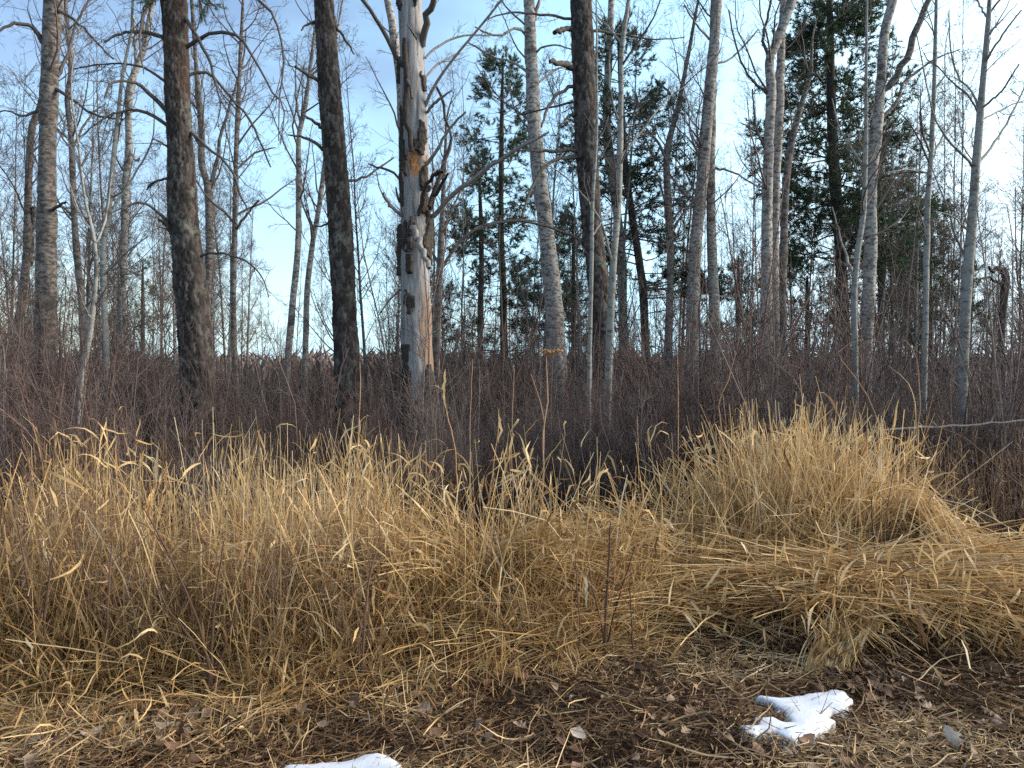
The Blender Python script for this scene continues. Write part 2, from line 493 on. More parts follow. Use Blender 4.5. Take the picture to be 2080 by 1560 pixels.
def twigs_on(acc, P, R, dens, L2, L3n, S2=3, up=.08, jit=.2, ang=(.5, 1.0), rmin=.0022, L4n=0):
    """side twigs for paths (N,K,3), dens per metre"""
    ln = np.linalg.norm(np.diff(P, axis=1), axis=2).sum(1)
    c = np.maximum(1, (ln * dens + RNG.random(len(ln))).astype(int))
    a, ar = grow(P, R, c, L2, ang, up, jit, 5, .15, 1, .6, rmin)
    acc.tubes(a, ar, S2)
    if L3n:
        b, br = grow(a, ar, np.full(len(a), L3n), (L2[0] * .35, L2[1] * .45), (.5, 1.0), up, jit, 3, .2, 1, .65, rmin)
        acc.tubes(b, br, 3)
        if L4n:
            cc, cr = grow(b, br, np.full(len(b), L4n), (L2[0] * .2, L2[1] * .22), (.5, 1.0), up, jit, 3, .25, 1, .7, rmin * .9)
            acc.tubes(cc, cr, 3)
    return a, ar

def tree(name, label, cat, mat, D, pts, limbs=(), nb=18, Lb=(.7, 2.0), zmin=3.2, S=20, top_ext=3.0, twig=None, n3=5, n4=3, step=.06,
         disp='asp', limb_mat=None, seed=0, ang=(.5, 1.0), up=.12, dens=3.2, L2=(.35, .8), group=None, ldens=3.0):
    twig = twig or M_TWIG; limb_mat = limb_mat or mat
    P, R = trunk_path(pts, D, top_ext, step)
    org = np.array([P[0][0], P[0][1], float(gz(P[0][0], P[0][1]))])
    root = obj(name, None, None, org, label, cat, group)
    dfun = aspen_disp(seed) if disp == 'asp' else disp
    obj('trunk', trunk_mesh('trunk', P, R, S, mat, dfun, org, seed), root)
    acc = Acc()
    LP, LR = [], []
    for k, (pl, drift) in enumerate(limbs):
        p, r = limb(pl, D, drift)
        a = Acc(); a.tubes(p[None], r[None], 7)
        obj('branch', a.mesh('branch', limb_mat, org, True), root)
        LP.append(p); LR.append(r)
    if LP:
        twigs_on(acc, np.array(LP), np.array(LR), ldens, L2, n3, 3, up * .4, .2, L4n=n4)
    if nb:
        hi = P[:, 2] > zmin
        Ph, Rh = P[hi], R[hi]
        if len(Ph) > 6:
            Ph4 = resample(np.column_stack([Ph, Rh]), 24)
            b, br = grow(Ph4[None, :, :3], Ph4[None, :, 3], np.array([nb]), Lb, ang, up, .13, 8, .0, .97, .5, .006, .3, None, .45)
            acc.tubes(b, br, 4)
            twigs_on(acc, b, br, dens, L2, n3, 3, up * .6, .18, L4n=n4)
    if acc.v: obj('crown', acc.mesh('crown', twig, org), root, kind='stuff')
    return root

# ---- three dark-barked pines near the thicket
scaly_pine = tree('pine_tree', 'thick pine with dark scaly bark, reddish at the top, drooping dead branches', 'tree', M_PINE, 9.0,
     [(350, -60, 46), (353, 0, 46), (360, 150, 45), (365, 300, 48), (371, 420, 56), (383, 540, 58), (394, 650, 60), (401, 770, 62)],
     [([(345, 78, 9), (292, 65, 7), (245, 68, 5), (212, 86, 4)], -.3),
      ([(342, 172, 6), (300, 140, 5), (255, 130, 4), (200, 131, 3), (150, 140, 2)], .5),
      ([(342, 232, 10), (300, 186, 8), (265, 166, 6), (228, 170, 5), (212, 198, 3)], -.6),
      ([(344, 258, 8), (296, 228, 7), (250, 226, 5), (205, 245, 4), (150, 290, 2)], -.4),
      ([(378, 96, 9), (420, 70, 7), (475, 67, 7), (515, 115, 5), (552, 185, 4), (577, 218, 3), (570, 292, 2)], -.7),
      ([(378, 155, 7), (420, 146, 6), (462, 192, 5), (508, 244, 5), (528, 285, 4), (550, 340, 3)], .4),
      ([(383, 262, 8), (422, 300, 6), (468, 342, 5), (492, 402, 4), (512, 445, 2)], -.4),
      ([(372, 30, 9), (402, 78, 7), (428, 128, 6), (442, 185, 4), (448, 222, 3), (436, 262, 2)], -.8),
      ([(340, -30, 9), (300, 10, 7), (285, 62, 5), (286, 110, 4), (292, 150, 2)], -.8),
      ([(356, 468, 9), (322, 434, 6), (292, 412, 5), (258, 418, 4), (215, 440, 2)], -.5),
      ([(352, 476, 12), (334, 452, 8), (322, 446, 5)], -.2),
      ([(398, 520, 6), (440, 514, 5), (492, 526, 4), (530, 558, 3), (546, 604, 2)], -.6),
      ([(356, 312, 6), (330, 290, 4), (312, 282, 3)], -.3),
      ([(372, -110, 12), (450, -80, 9), (528, 0, 6), (560, 40, 5), (573, 90, 4), (577, 135, 4), (568, 195, 3), (566, 285, 2)], -1.0),
      ([(344, 360, 6), (310, 372, 4), (298, 385, 3)], .2)],
     nb=0, S=70, step=.022, disp=plate_disp(11, 4.6), limb_mat=M_DARKL, twig=M_PTWIG, n3=4, n4=2, top_ext=2.5, L2=(.2, .65), ldens=6, seed=3)
tree('pine_tree', 'straight dark-barked pine with short broken stubs, just beside the bare silver trunk', 'tree', M_PINE, 10.0,
     [(653, -60, 36), (657, 0, 37), (668, 150, 42), (680, 300, 45), (690, 450, 45), (698, 600, 47), (706, 760, 50)],
     [([(655, 168, 9), (625, 152, 7), (600, 135, 5)], -.4),
      ([(660, 262, 9), (635, 245, 6), (612, 232, 3)], -.3),
      ([(662, 308, 8), (625, 282, 6), (585, 274, 3)], -.2),
      ([(640, 45, 7), (620, 52, 4), (612, 62, 3)], -.2),
      ([(672, 40, 6), (700, 80, 5), (720, 110, 3)], .3),
      ([(690, 370, 7), (740, 360, 5), (800, 320, 3)], .5),
      ([(700, 420, 7), (670, 450, 5), (640, 462, 3)], .5)],
     nb=0, S=66, step=.022, disp=plate_disp(12, 8.5, 20), limb_mat=M_DARKL, twig=M_PTWIG, n3=3, n4=2, top_ext=2.5, L2=(.2, .5), seed=5)
tree('pine_tree', 'dark scaly pine with thick broken stubs, behind a slender pale sapling', 'tree', M_PINE, 12.0,
     [(1178, -60, 42), (1180, 0, 42), (1184, 100, 42), (1190, 250, 44), (1197, 400, 41), (1206, 500, 41), (1218, 600, 41), (1223, 760, 42)],
     [([(1168, 55, 11), (1145, 60, 10), (1128, 65, 9)], -.4),
      ([(1168, 140, 13), (1145, 130, 12), (1116, 125, 9)], -.6),
      ([(1170, 40, 6), (1100, 30, 5), (1040, 25, 4), (985, 40, 2)], -.5),
      ([(1170, 172, 8), (1135, 190, 7), (1112, 222, 6), (1100, 258, 4)], -.5),
      ([(1175, 205, 6), (1120, 218, 4), (1050, 235, 3)], .5),
      ([(1180, 306, 9), (1120, 306, 7), (1045, 305, 3)], -.4),
      ([(1182, 318, 8), (1120, 328, 7), (1085, 372, 6), (1060, 440, 4)], -.8),
      ([(1172, 232, 7), (1152, 238, 6), (1146, 252, 3)], -.3),
      ([(1200, 62, 6), (1260, 70, 5), (1330, 80, 3), (1390, 76, 2)], .6),
      ([(1205, 500, 8), (1140, 470, 6), (1060, 450, 5), (980, 462, 4), (900, 510, 2)], -.5)],
     nb=0, S=56, step=.026, disp=plate_disp(13, 9.5, 20), limb_mat=M_DARKL, twig=M_PTWIG, n3=4, n4=2, top_ext=3.0, L2=(.25, .6), seed=8)

# ---- aspens and birches, each traced
tree('aspen_tree', 'stout grey aspen with dark rough bands, nearest the picture edge beside the scaly pine', 'tree', M_ASPD, 11.0,
     [(111, -60, 32), (108, 0, 33), (101, 150, 33), (97, 300, 33), (95, 450, 35), (92, 600, 39), (90, 760, 42)],
     [([(92, 92, 10), (65, 55, 8), (35, 48, 7), (0, 62, 5), (-40, 90, 3)], -.5),
      ([(112, 180, 8), (150, 205, 6), (190, 232, 5), (250, 242, 3)], -.3),
      ([(116, 155, 8), (140, 110, 6), (150, 60, 5), (180, 0, 4)], .6),
      ([(112, 20, 8), (150, 40, 6), (200, 90, 4), (230, 120, 3)], -.5),
      ([(100, 432, 8), (120, 418, 6), (134, 411, 4)], -.4),
      ([(90, 220, 7), (50, 235, 5), (10, 225, 3), (-40, 240, 2)], -.3)],
     nb=24, S=40, step=.035, zmin=4.5, seed=1, Lb=(.8, 2.2), limb_mat=M_DARKL)
tree('aspen_tree', 'pale speckled aspen leaning slightly, with the orange stain, in front of small green pine', 'tree', M_ASP, 14.0,
     [(1073, -60, 20), (1075, 0, 21), (1079, 120, 24), (1084, 240, 27), (1094, 350, 28), (1107, 450, 32), (1120, 560, 35), (1128, 660, 37), (1133, 770, 42)],
     [([(1070, 78, 6), (1050, 58, 5), (1010, 72, 5), (965, 55, 3)], -.5),
      ([(1072, 148, 6), (1040, 125, 5), (1000, 115, 4), (950, 85, 3)], .6),
      ([(1084, 110, 5), (1110, 92, 4), (1160, 100, 3), (1190, 130, 2)], -.5),
      ([(1092, 170, 5), (1130, 140, 4), (1165, 135, 2)], .5),
      ([(1074, 70, 7), (1092, 20, 5), (1098, -20, 4)], .2)],
     nb=24, S=30, step=.045, zmin=5, seed=2)
r = tree('aspen_tree', 'tall white speckled aspen, left stem of the close pair right of the pine clump', 'tree', M_ASP, 15.0,
     [(1462, -60, 16), (1458, 0, 18), (1449, 100, 21), (1438, 225, 23), (1428, 350, 23), (1415, 480, 25), (1408, 600, 26), (1405, 760, 27)],
     [([(1440, 80, 5), (1415, 50, 4), (1390, 10, 3)], -.4), ([(1448, 130, 5), (1490, 115, 4), (1540, 60, 3)], .5)], nb=28, S=24, zmin=4.5, seed=4)
tree('aspen_tree', 'narrow speckled aspen, right stem of the close pair, joining it high up', 'tree', M_ASP, 15.25,
     [(1447, 130, 14), (1445, 240, 17), (1444, 350, 18), (1445, 480, 19), (1450, 600, 21), (1456, 760, 23)],
     [([(1450, 340, 6), (1490, 350, 4), (1540, 380, 3)], -.4), ([(1440, 400, 6), (1400, 420, 4), (1360, 400, 2)], .4)], nb=10, S=20, zmin=4.0, seed=6)
tree('aspen_tree', 'aspen whose dark trunk bends right to a pale upper stem beside tall green pine', 'tree', M_ASP, 13.0,
     [(1626, -60, 16), (1609, 0, 19), (1595, 40, 20), (1578, 85, 20), (1563, 125, 19), (1567, 185, 19), (1562, 286, 19), (1558, 404, 20), (1557, 525, 22), (1556, 760, 24)],
     [([(1560, 112, 7), (1550, 80, 6), (1562, 20, 5), (1568, -30, 4)], -.3),
      ([(1562, 190, 7), (1530, 165, 5), (1500, 110, 4), (1480, 20, 3)], .3),
      ([(1554, 300, 6), (1535, 255, 4), (1528, 180, 3)], -.3)], nb=22, S=24, zmin=4.3, seed=7, limb_mat=M_DARKL)
tree('aspen_tree', 'thin white aspen stem tight against the bent aspen, with many dark marks', 'tree', M_ASP, 13.3,
     [(1590, 30, 13), (1587, 67, 14), (1585, 168, 16), (1582, 269, 17), (1577, 370, 16), (1574, 505, 17), (1573, 760, 18)],
     [], nb=8, S=20, zmin=5.0, seed=9)
tree('aspen_tree', 'slim aspen leaning right across the lower boughs of tall green pine', 'tree', M_ASPD, 13.8,
     [(1648, 120, 6), (1646, 151, 8), (1626, 219, 11), (1609, 286, 14), (1597, 370, 14), (1592, 470, 15), (1590, 600, 16), (1590, 760, 17)],
     [([(1645, 150, 6), (1660, 152, 5), (1672, 165, 2)], -.2)], nb=8, S=18, zmin=3.6, top_ext=.8, seed=10)
tree('aspen_tree', 'aspen with a heavy brown limb forking off to the right, beside tall green pine', 'tree', M_ASP, 14.0,
     [(1824, -60, 16), (1814, 0, 18), (1797, 67, 18), (1789, 168, 20), (1782, 252, 22), (1772, 320, 24), (1767, 404, 25), (1768, 505, 25), (1762, 640, 26), (1756, 760, 28)],
     [([(1793, 184, 14), (1822, 150, 14), (1846, 110, 14), (1860, 67, 13), (1885, 0, 11), (1895, -60, 8)], -.4),
      ([(1790, 240, 8), (1822, 205, 7), (1838, 165, 6), (1900, 120, 4), (1950, 100, 2)], .4),
      ([(1775, 372, 7), (1790, 360, 5), (1840, 350, 4), (1885, 352, 2)], -.5)], nb=24, S=26, zmin=4.0, seed=11, limb_mat=M_ASPD)
YA = dict(n3=4, n4=2, dens=2.6, up=.10, ang=(.45, .85), S=14)
tree('young_aspen', 'smooth grey-green young aspen with wide V branches near the picture edge', 'tree', M_ASPY, 8.0,
     [(2014, -60, 7), (2010, 0, 8), (2006, 60, 10), (1998, 150, 11), (1991, 230, 13), (1982, 340, 16), (1975, 450, 18), (1966, 560, 20), (1959, 680, 20), (1955, 830, 19), (1952, 930, 19)],
     [([(1986, 215, 5), (1970, 180, 4), (1945, 155, 4), (1930, 90, 3), (1928, 20, 2)], .5),
      ([(1976, 340, 6), (1940, 300, 5), (1910, 262, 4), (1890, 210, 3), (1860, 60, 2)], -.5),
      ([(1984, 335, 6), (2020, 290, 5), (2050, 240, 4), (2090, 160, 3)], .6),
      ([(2000, 130, 5), (2030, 80, 4), (2075, 20, 3)], -.4),
      ([(2008, 40, 5), (1995, 20, 4), (1975, -20, 3)], .3),
      ([(1992, 220, 5), (2030, 190, 4), (2070, 130, 3)], -.5),
      ([(1994, 245, 4), (2040, 220, 3), (2090, 200, 2)], .4),
      ([(1968, 470, 5), (1935, 440, 3), (1900, 430, 2)], -.3)], nb=26, Lb=(.5, 1.4), zmin=2.5, ldens=5, seed=12, L2=(.2, .5), **YA)
tree('young_aspen', 'thin straight grey sapling between green shrubby pine and V-branched aspen', 'tree', M_ASPY, 9.5,
     [(1904, -60, 5), (1902, 0, 6), (1898, 150, 8), (1895, 240, 9), (1891, 320, 10), (1885, 404, 10), (1882, 505, 11), (1880, 640, 11), (1877, 800, 11)],
     [([(1892, 316, 5), (1920, 270, 4), (1950, 220, 2)], .5), ([(1890, 312, 5), (1872, 260, 4), (1870, 180, 2)], -.4), ([(1884, 350, 4), (1840, 345, 3), (1800, 352, 2)], -.3)],
     nb=22, Lb=(.5, 1.3), zmin=2.6, ldens=5, seed=13, L2=(.2, .5), **YA)
tree('young_aspen', 'pale crooked sapling forking low, standing before the tall green pine', 'tree', M_ASPY, 9.0,
     [(1762, -60, 4), (1760, 67, 5), (1759, 236, 7), (1757, 337, 9), (1754, 431, 10), (1742, 515, 11), (1735, 600, 12), (1737, 700, 12), (1737, 850, 12)],
     [([(1755, 342, 5), (1730, 300, 4), (1705, 260, 3), (1690, 200, 2)], .4), ([(1758, 340, 5), (1780, 320, 4), (1800, 280, 2)], -.4),
      ([(1735, 562, 8), (1722, 530, 6), (1712, 500, 4), (1690, 420, 2)], .5)],
     nb=18, Lb=(.4, 1.2), zmin=2.6, ldens=4, seed=14, L2=(.2, .5), **YA)
tree('young_aspen', 'slender pale grey sapling with upswept twigs, right next to the stub-bearing pine', 'tree', M_ASPY, 8.5,
     [(1283, -60, 6), (1277, 0, 8), (1263, 101, 10), (1261, 202, 11), (1259, 303, 12), (1256, 404, 13), (1247, 525, 14), (1240, 650, 14), (1236, 760, 14), (1234, 880, 14)],
     [([(1260, 320, 5), (1300, 270, 4), (1350, 205, 3), (1400, 170, 2)], .6), ([(1258, 250, 5), (1240, 190, 4), (1238, 110, 3)], -.3),
      ([(1262, 90, 5), (1230, 50, 4), (1200, 20, 2)], .4), ([(1246, 540, 6), (1215, 440, 4), (1150, 360, 3), (1100, 330, 2)], -.5)],
     nb=14, Lb=(.5, 1.3), zmin=2.7, seed=15, L2=(.2, .5), **YA)
tree('young_aspen', 'very thin pale stem crossing in front of the stub-bearing pine', 'tree', M_ASPY, 8.2,
     [(1212, 60, 3), (1212, 120, 4), (1212, 269, 6), (1204, 404, 7), (1202, 525, 8), (1198, 700, 9), (1196, 860, 9)],
     [([(1203, 480, 4), (1230, 440, 3), (1250, 415, 2)], .3)], nb=8, Lb=(.3, .9), zmin=2.6, top_ext=1.0, seed=16, L2=(.15, .4), **YA)
tree('young_aspen', 'pale smooth sapling with a gentle S curve between the stout aspen and scaly pine', 'tree', M_ASPY, 8.8,
     [(270, 0, 4), (266, 67, 5), (249, 151, 7), (239, 242, 8), (229, 337, 10), (221, 421, 11), (210, 505, 11), (211, 600, 11), (216, 720, 12), (221, 860, 12)],
     [([(222, 430, 5), (270, 360, 4), (310, 280, 3), (312, 200, 2)], .5), ([(214, 480, 5), (180, 400, 4), (150, 310, 3), (118, 250, 2)], .3),
      ([(225, 400, 4), (255, 380, 3), (275, 300, 2)], -.4), ([(209, 560, 5), (250, 520, 4), (300, 480, 2)], -.4)],
     nb=12, Lb=(.4, 1.2), zmin=2.4, seed=17, L2=(.2, .5), **YA)
tree('young_aspen', 'bowed white sapling rising out of the tall straw grass', 'tree', M_ASPY, 7.2,
     [(160, 300, 4), (172, 400, 5), (190, 480, 7), (195, 560, 8), (184, 670, 10), (168, 755, 11), (158, 840, 11), (157, 930, 11)],
     [([(188, 470, 4), (160, 430, 3), (128, 330, 2)], .4), ([(186, 650, 4), (170, 620, 3), (160, 585, 2)], -.3), ([(194, 500, 5), (215, 440, 4), (228, 350, 2)], .4)],
     nb=10, Lb=(.3, .9), zmin=2.0, top_ext=1.2, seed=18, L2=(.18, .42), **YA)
tree('aspen_tree', 'pale aspen forking at the top between stout aspen and scaly pine', 'tree', M_ASP, 16.0,
     [(305, 30, 9), (293, 95, 11), (270, 158, 14), (261, 219, 13), (262, 303, 13), (256, 370, 14), (251, 505, 15), (247, 610, 16), (245, 740, 17)],
     [([(272, 160, 8), (276, 100, 6), (270, 30, 4)], .3), ([(262, 300, 5), (276, 325, 5), (283, 322, 3)], -.3)], nb=24, S=18, zmin=4.2, seed=19)
tree('aspen_tree', 'slim dark aspen with a wandering stem just right of the stout aspen', 'tree', M_ASPD, 14.5,
     [(133, -20, 7), (135, 34, 8), (144, 135, 9), (137, 202, 10), (145, 286, 11), (149, 404, 12), (156, 518, 13), (166, 620, 14), (171, 740, 15)],
     [([(148, 300, 5), (180, 240, 4), (215, 210, 2)], .4)], nb=24, S=16, zmin=4.0, seed=20)
tree('aspen_tree', 'bent thin aspen leaning left behind the stout aspen', 'tree', M_ASPD, 15.0,
     [(84, 195, 7), (78, 222, 9), (64, 269, 13), (58, 370, 13), (55, 505, 15), (44, 610, 16), (34, 700, 17)],
     [([(70, 420, 8), (66, 470, 9), (60, 540, 10)], .1)], nb=18, S=16, zmin=3.6, top_ext=1.5, seed=21)
tree('aspen_tree', 'brownish aspen close behind the scaly pine, forked halfway up', 'tree', M_ASPD, 14.0,
     [(392, 40, 7), (400, 151, 9), (409, 252, 12), (410, 330, 13), (422, 380, 14), (426, 471, 15), (424, 540, 15), (419, 640, 16), (416, 760, 17)],
     [([(424, 385, 9), (438, 335, 8), (455, 250, 6), (490, 140, 4), (500, 60, 3)], .4), ([(408, 300, 5), (380, 240, 4), (385, 170, 2)], .3)], nb=22, S=16, zmin=4.0, seed=22)
tree('aspen_tree', 'thin greyish aspen midway between the two dark pines', 'tree', M_ASPD, 13.0,
     [(492, 40, 6), (488, 118, 7), (481, 269, 9), (478, 404, 10), (476, 505, 11), (474, 600, 11), (477, 740, 12), (484, 850, 12)],
     [([(480, 345, 5), (520, 310, 4), (560, 300, 2)], .3), ([(478, 470, 6), (505, 430, 5), (526, 408, 4)], -.3)], nb=28, S=16, zmin=3.4, seed=23)
tree('aspen_tree', 'white-flecked aspen just left of the straight dark pine', 'tree', M_ASP, 15.0,
     [(635, 100, 6), (620, 215, 9), (607, 280, 10), (607, 370, 11), (605, 505, 12), (595, 610, 13), (586, 720, 14)],
     [([(612, 260, 5), (600, 180, 4), (605, 90, 2)], .3)], nb=26, S=16, zmin=3.8, seed=24)
tree('aspen_tree', 'slanting slim aspen partly hidden by the straight dark pine', 'tree', M_ASP, 15.5,
     [(668, 240, 8), (660, 330, 9), (648, 420, 10), (634, 500, 11), (625, 580, 12), (620, 720, 12)], [], nb=18, S=16, zmin=3.8, seed=25)
tree('aspen_tree', 'pinkish-grey aspen behind the slender pale sapling at the pine clump', 'tree', M_ASP, 17.0,
     [(1243, -40, 12), (1241, 30, 13), (1237, 120, 14), (1232, 236, 16), (1240, 340, 17), (1254, 440, 18), (1262, 520, 19), (1265, 640, 19), (1266, 740, 20)],
     [], nb=22, S=18, zmin=5.0, seed=26)
tree('aspen_tree', 'crooked dark aspen with twisting limbs left of the close pair', 'tree', M_ASPD, 15.0,
     [(1400, 100, 7), (1385, 180, 9), (1372, 240, 11), (1355, 315, 13), (1357, 421, 14), (1362, 525, 15), (1360, 640, 15), (1357, 740, 16)],
     [([(1358, 420, 7), (1390, 400, 5), (1410, 370, 3)], .3), ([(1356, 330, 6), (1330, 280, 5), (1300, 250, 3)], -.4), ([(1372, 240, 6), (1360, 190, 5), (1330, 160, 3)], .3)],
     nb=24, S=18, zmin=3.6, seed=27, top_ext=2)
tree('aspen_tree', 'thin pale birch top slanting in behind the bare silver trunk', 'tree', M_ASP, 17.0,
     [(780, -40, 12), (787, 0, 14), (795, 40, 16), (803, 90, 17), (815, 200, 18), (822, 400, 20), (830, 600, 21), (832, 740, 22)], [], nb=8, S=16, zmin=6.0, seed=28)
tree('dead_tree', 'broken dead trunk with a hooked top low at the picture edge', 'tree', M_BARKD, 14.0,
     [(2040, 546, 12), (2043, 572, 15), (2037, 620, 15), (2034, 680, 14), (2032, 740, 15)],
     [([(2040, 550, 12), (2026, 546, 10), (2016, 552, 7), (2008, 542, 5)], -.3), ([(2036, 580, 6), (2012, 565, 5), (1992, 566, 3)], -.3)],
     nb=0, S=16, top_ext=0, seed=29, twig=M_PTWIG, n3=2, n4=0, L2=(.1, .3))
tree('dead_limb_tree', 'grey-barked bare tree behind the silver trunk with long arching low limbs', 'tree', M_ASPD, 12.5,
     [(905, 300, 6), (900, 400, 9), (895, 500, 12), (890, 620, 14), (885, 740, 16)],
     [([(892, 560, 8), (935, 490, 7), (990, 455, 6), (1060, 447, 4), (1110, 452, 2)], .4), ([(896, 480, 6), (930, 400, 4), (960, 350, 2)], .4),
      ([(892, 600, 6), (860, 560, 5), (800, 600, 4), (770, 640, 2)], .5), ([(893, 540, 6), (850, 470, 4), (780, 400, 3), (765, 350, 2)], .4)],
     nb=22, S=14, zmin=2.5, top_ext=1, seed=30, Lb=(.5, 1.3))

# ---- the bare silver trunk
D_S = 10.0
S_PTS = [(830, -60, 44), (832, 0, 46), (837, 100, 49), (840, 200, 50), (843, 300, 52), (844, 450, 57), (843, 600, 60), (848, 740, 61), (852, 860, 62), (855, 930, 66)]
SP, SR = trunk_path(S_PTS, D_S, 1.6, .03)
S_ORG = np.array([SP[0][0], SP[0][1], float(gz(SP[0][0], SP[0][1]))])
def zrow(py): return at(843, py, D_S)[2]
def snag_disp(TH, HH, RR, P):
    Z = np.repeat(P[:, 2:3], TH.shape[1], 1)
    front = -math.pi / 2
    da = (TH - front + math.pi) % (2 * math.pi) - math.pi          # 0 = towards the camera, + = right
    wob = (fnoise(np.cos(TH) * 3, HH * 6, 3) - .44)
    rot = ((Z > zrow(372)) & (Z < zrow(300)) & (da > -.8) & (da < 1.2)).astype(float)
    rot *= np.clip(1.2 - np.abs(da - .15) * .9 + wob * 2, 0, 1)
    e = np.clip((Z - zrow(372)) / .12, 0, 1) * np.clip((zrow(300) - Z) / .12, 0, 1); rot *= e
    strip = np.clip((da - .25 - wob * 1.5) * 3, 0, 1) * np.clip((zrow(560) - Z) / .5, 0, 1) * (da < 2.6)
    crack = np.abs(vnoise(TH * 5 + wob * 2, HH * .35) - .5) < .035
    d = -.010 * crack + (fnoise(TH * 6, HH * 1.5, 3) - .44) * .012 - rot * .035 * (.6 + vnoise(TH * 9, HH * 14) * .8)
    return d, {'rot': rot, 'strip': strip}
snag = obj('dead_tree', None, None, S_ORG, 'bare silver-grey dead trunk with an orange rotten patch and peeling bark', 'tree')
obj('trunk', trunk_mesh('trunk', SP, SR, 72, M_SNAG, snag_disp, S_ORG, 21), snag)

def bark_patch(y0, y1, a0, a1, thick=.022, seed=0, ragged=.5):
    """a ragged shell of old bark between two photo heights and two angles (0 = towards the camera, + = right)"""
    z0, z1 = zrow(y1), zrow(y0)
    nz_, na = max(6, int((z1 - z0) / .018)), max(6, int((a1 - a0) * .21 / .014))
    Z = np.linspace(z0, z1, nz_); A = np.linspace(a0, a1, na)
    ZZ, AA = np.meshgrid(Z, A, indexing='ij')
    cx = np.interp(ZZ, SP[:, 2], SP[:, 0]); cy = np.interp(ZZ, SP[:, 2], SP[:, 1]); rr = np.interp(ZZ, SP[:, 2], SR)
    u = (ZZ - z0) / (z1 - z0) * 2 - 1; v = (AA - a0) / (a1 - a0) * 2 - 1
    m = .75 - np.hypot(u, v) ** 1.3 * .8 + (fnoise(AA * 3.2 + seed * 3.7, ZZ * 5 + seed, 4) - .46) * 4.2 * ragged
    f1, f2, idv = cells(AA * 5 + seed, ZZ / .06 + 40, seed + 5)
    pl = np.clip((f2 - f1) / .3, 0, 1)
    disp = np.where(m > .12, thick * (.75 + .5 * idv * pl) - .010 * (1 - pl), -.03)
    r = rr * 1.06 + disp
    th = AA - math.pi / 2
    V = np.stack([cx + r * np.cos(th), cy + r * np.sin(th), ZZ], -1)
    k, j = np.meshgrid(np.arange(nz_ - 1), np.arange(na - 1), indexing='ij')
    q0 = k * na + j
    keep = ((m[:-1, :-1] > .12) | (m[1:, :-1] > .12) | (m[:-1, 1:] > .12) | (m[1:, 1:] > .12)).ravel()
    q = np.stack([q0, q0 + 1, q0 + na + 1, q0 + na], -1).reshape(-1, 4)[keep]
    if len(q) < 4: return
    used, inv = np.unique(q, return_inverse=True)
    obj('bark_patch', mesh_np('bark_patch', V.reshape(-1, 3)[used] - S_ORG, inv.reshape(-1, 4), idv.ravel()[used], [M_BARKD]), snag)
for k, a in enumerate([(200, 345, -1.7, -.75), (245, 320, .3, 1.1), (340, 400, .15, 1.45), (350, 420, -1.6, -1.0), (440, 515, -.9, .1), (430, 540, .6, 1.7), (290, 312, -.4, .6),
                       (-20, 40, -1.3, -.5), (-40, 30, .3, 1.0), (590, 640, -.7, .1), (520, 560, -.6, 0), (790, 960, -1.4, 1.4), (860, 960, -3, 3), (150, 190, .6, 1.4), (455, 560, -1.7, -1.2), (395, 455, .5, 1.5), (290, 375, -1.6, -.6), (120, 180, -1.6, -1.0), (700, 820, -1.2, -.3), (740, 860, .4, 1.5)]):
    bark_patch(*a, seed=k + 1, thick=.020 + .010 * (k % 3))
snag_limbs = [
    ([(832, 150, 9), (806, 118, 9), (782, 70, 9), (765, 40, 8), (732, -4, 7), (700, -60, 5)], -.5, M_DARKL),
    ([(858, 95, 13), (866, 50, 14), (876, 15, 13), (888, -25, 11), (900, -80, 9)], -.5, M_DARKL),
    ([(864, 118, 5), (900, 88, 5), (945, 72, 4), (1000, 72, 2)], .4, M_GREYL),
    ([(864, 215, 8), (880, 178, 7), (912, 130, 6), (958, 75, 5), (1000, 25, 5), (1050, -35, 4)], -.6, M_GREYL),
    ([(864, 158, 5), (888, 132, 5), (915, 115, 4), (940, 108, 2)], .4, M_GREYL),
    ([(868, 228, 6), (888, 205, 6), (918, 184, 3)], -.4, M_GREYL),
    ([(866, 335, 8), (890, 300, 7), (915, 258, 6), (946, 227, 4)], -.5, M_GREYL),
    ([(884, 172, 5), (900, 208, 6), (906, 250, 5), (918, 282, 5), (905, 320, 8), (890, 365, 9), (872, 420, 9)], -.3, M_BARKD),
    ([(850, 438, 8), (862, 392, 9), (876, 362, 8), (892, 346, 9), (898, 350, 6)], -.6, M_BARKD),
    ([(874, 425, 9), (886, 392, 8), (902, 370, 6), (910, 352, 4)], -.5, M_BARKD),
    ([(836, 462, 12), (848, 485, 13), (862, 515, 12), (872, 545, 9)], -.35, M_GREYL),
    ([(880, 440, 10), (930, 390, 10), (990, 340, 9), (1050, 302, 8), (1115, 268, 4)], -1.0, M_GREYL),
    ([(822, 78, 9), (824, 130, 12), (825, 190, 13), (828, 250, 12), (836, 308, 9)], 0.0, M_BARKD),
    ([(822, 150, 6), (832, 175, 6), (838, 200, 4)], -.1, M_DARKL),
    ([(826, 440, 8), (800, 425, 7), (784, 405, 7), (779, 392, 4)], -.3, M_GREYL),
    ([(824, 378, 5), (795, 348, 5), (762, 338, 4), (748, 332, 2)], .4, M_DARKL),
    ([(822, 420, 6), (808, 400, 5), (804, 380, 3)], -.2, M_BARKD),
    ([(846, 80, 5), (836, 62, 4), (826, 50, 2)], -.3, M_DARKL)]
s_acc = Acc()
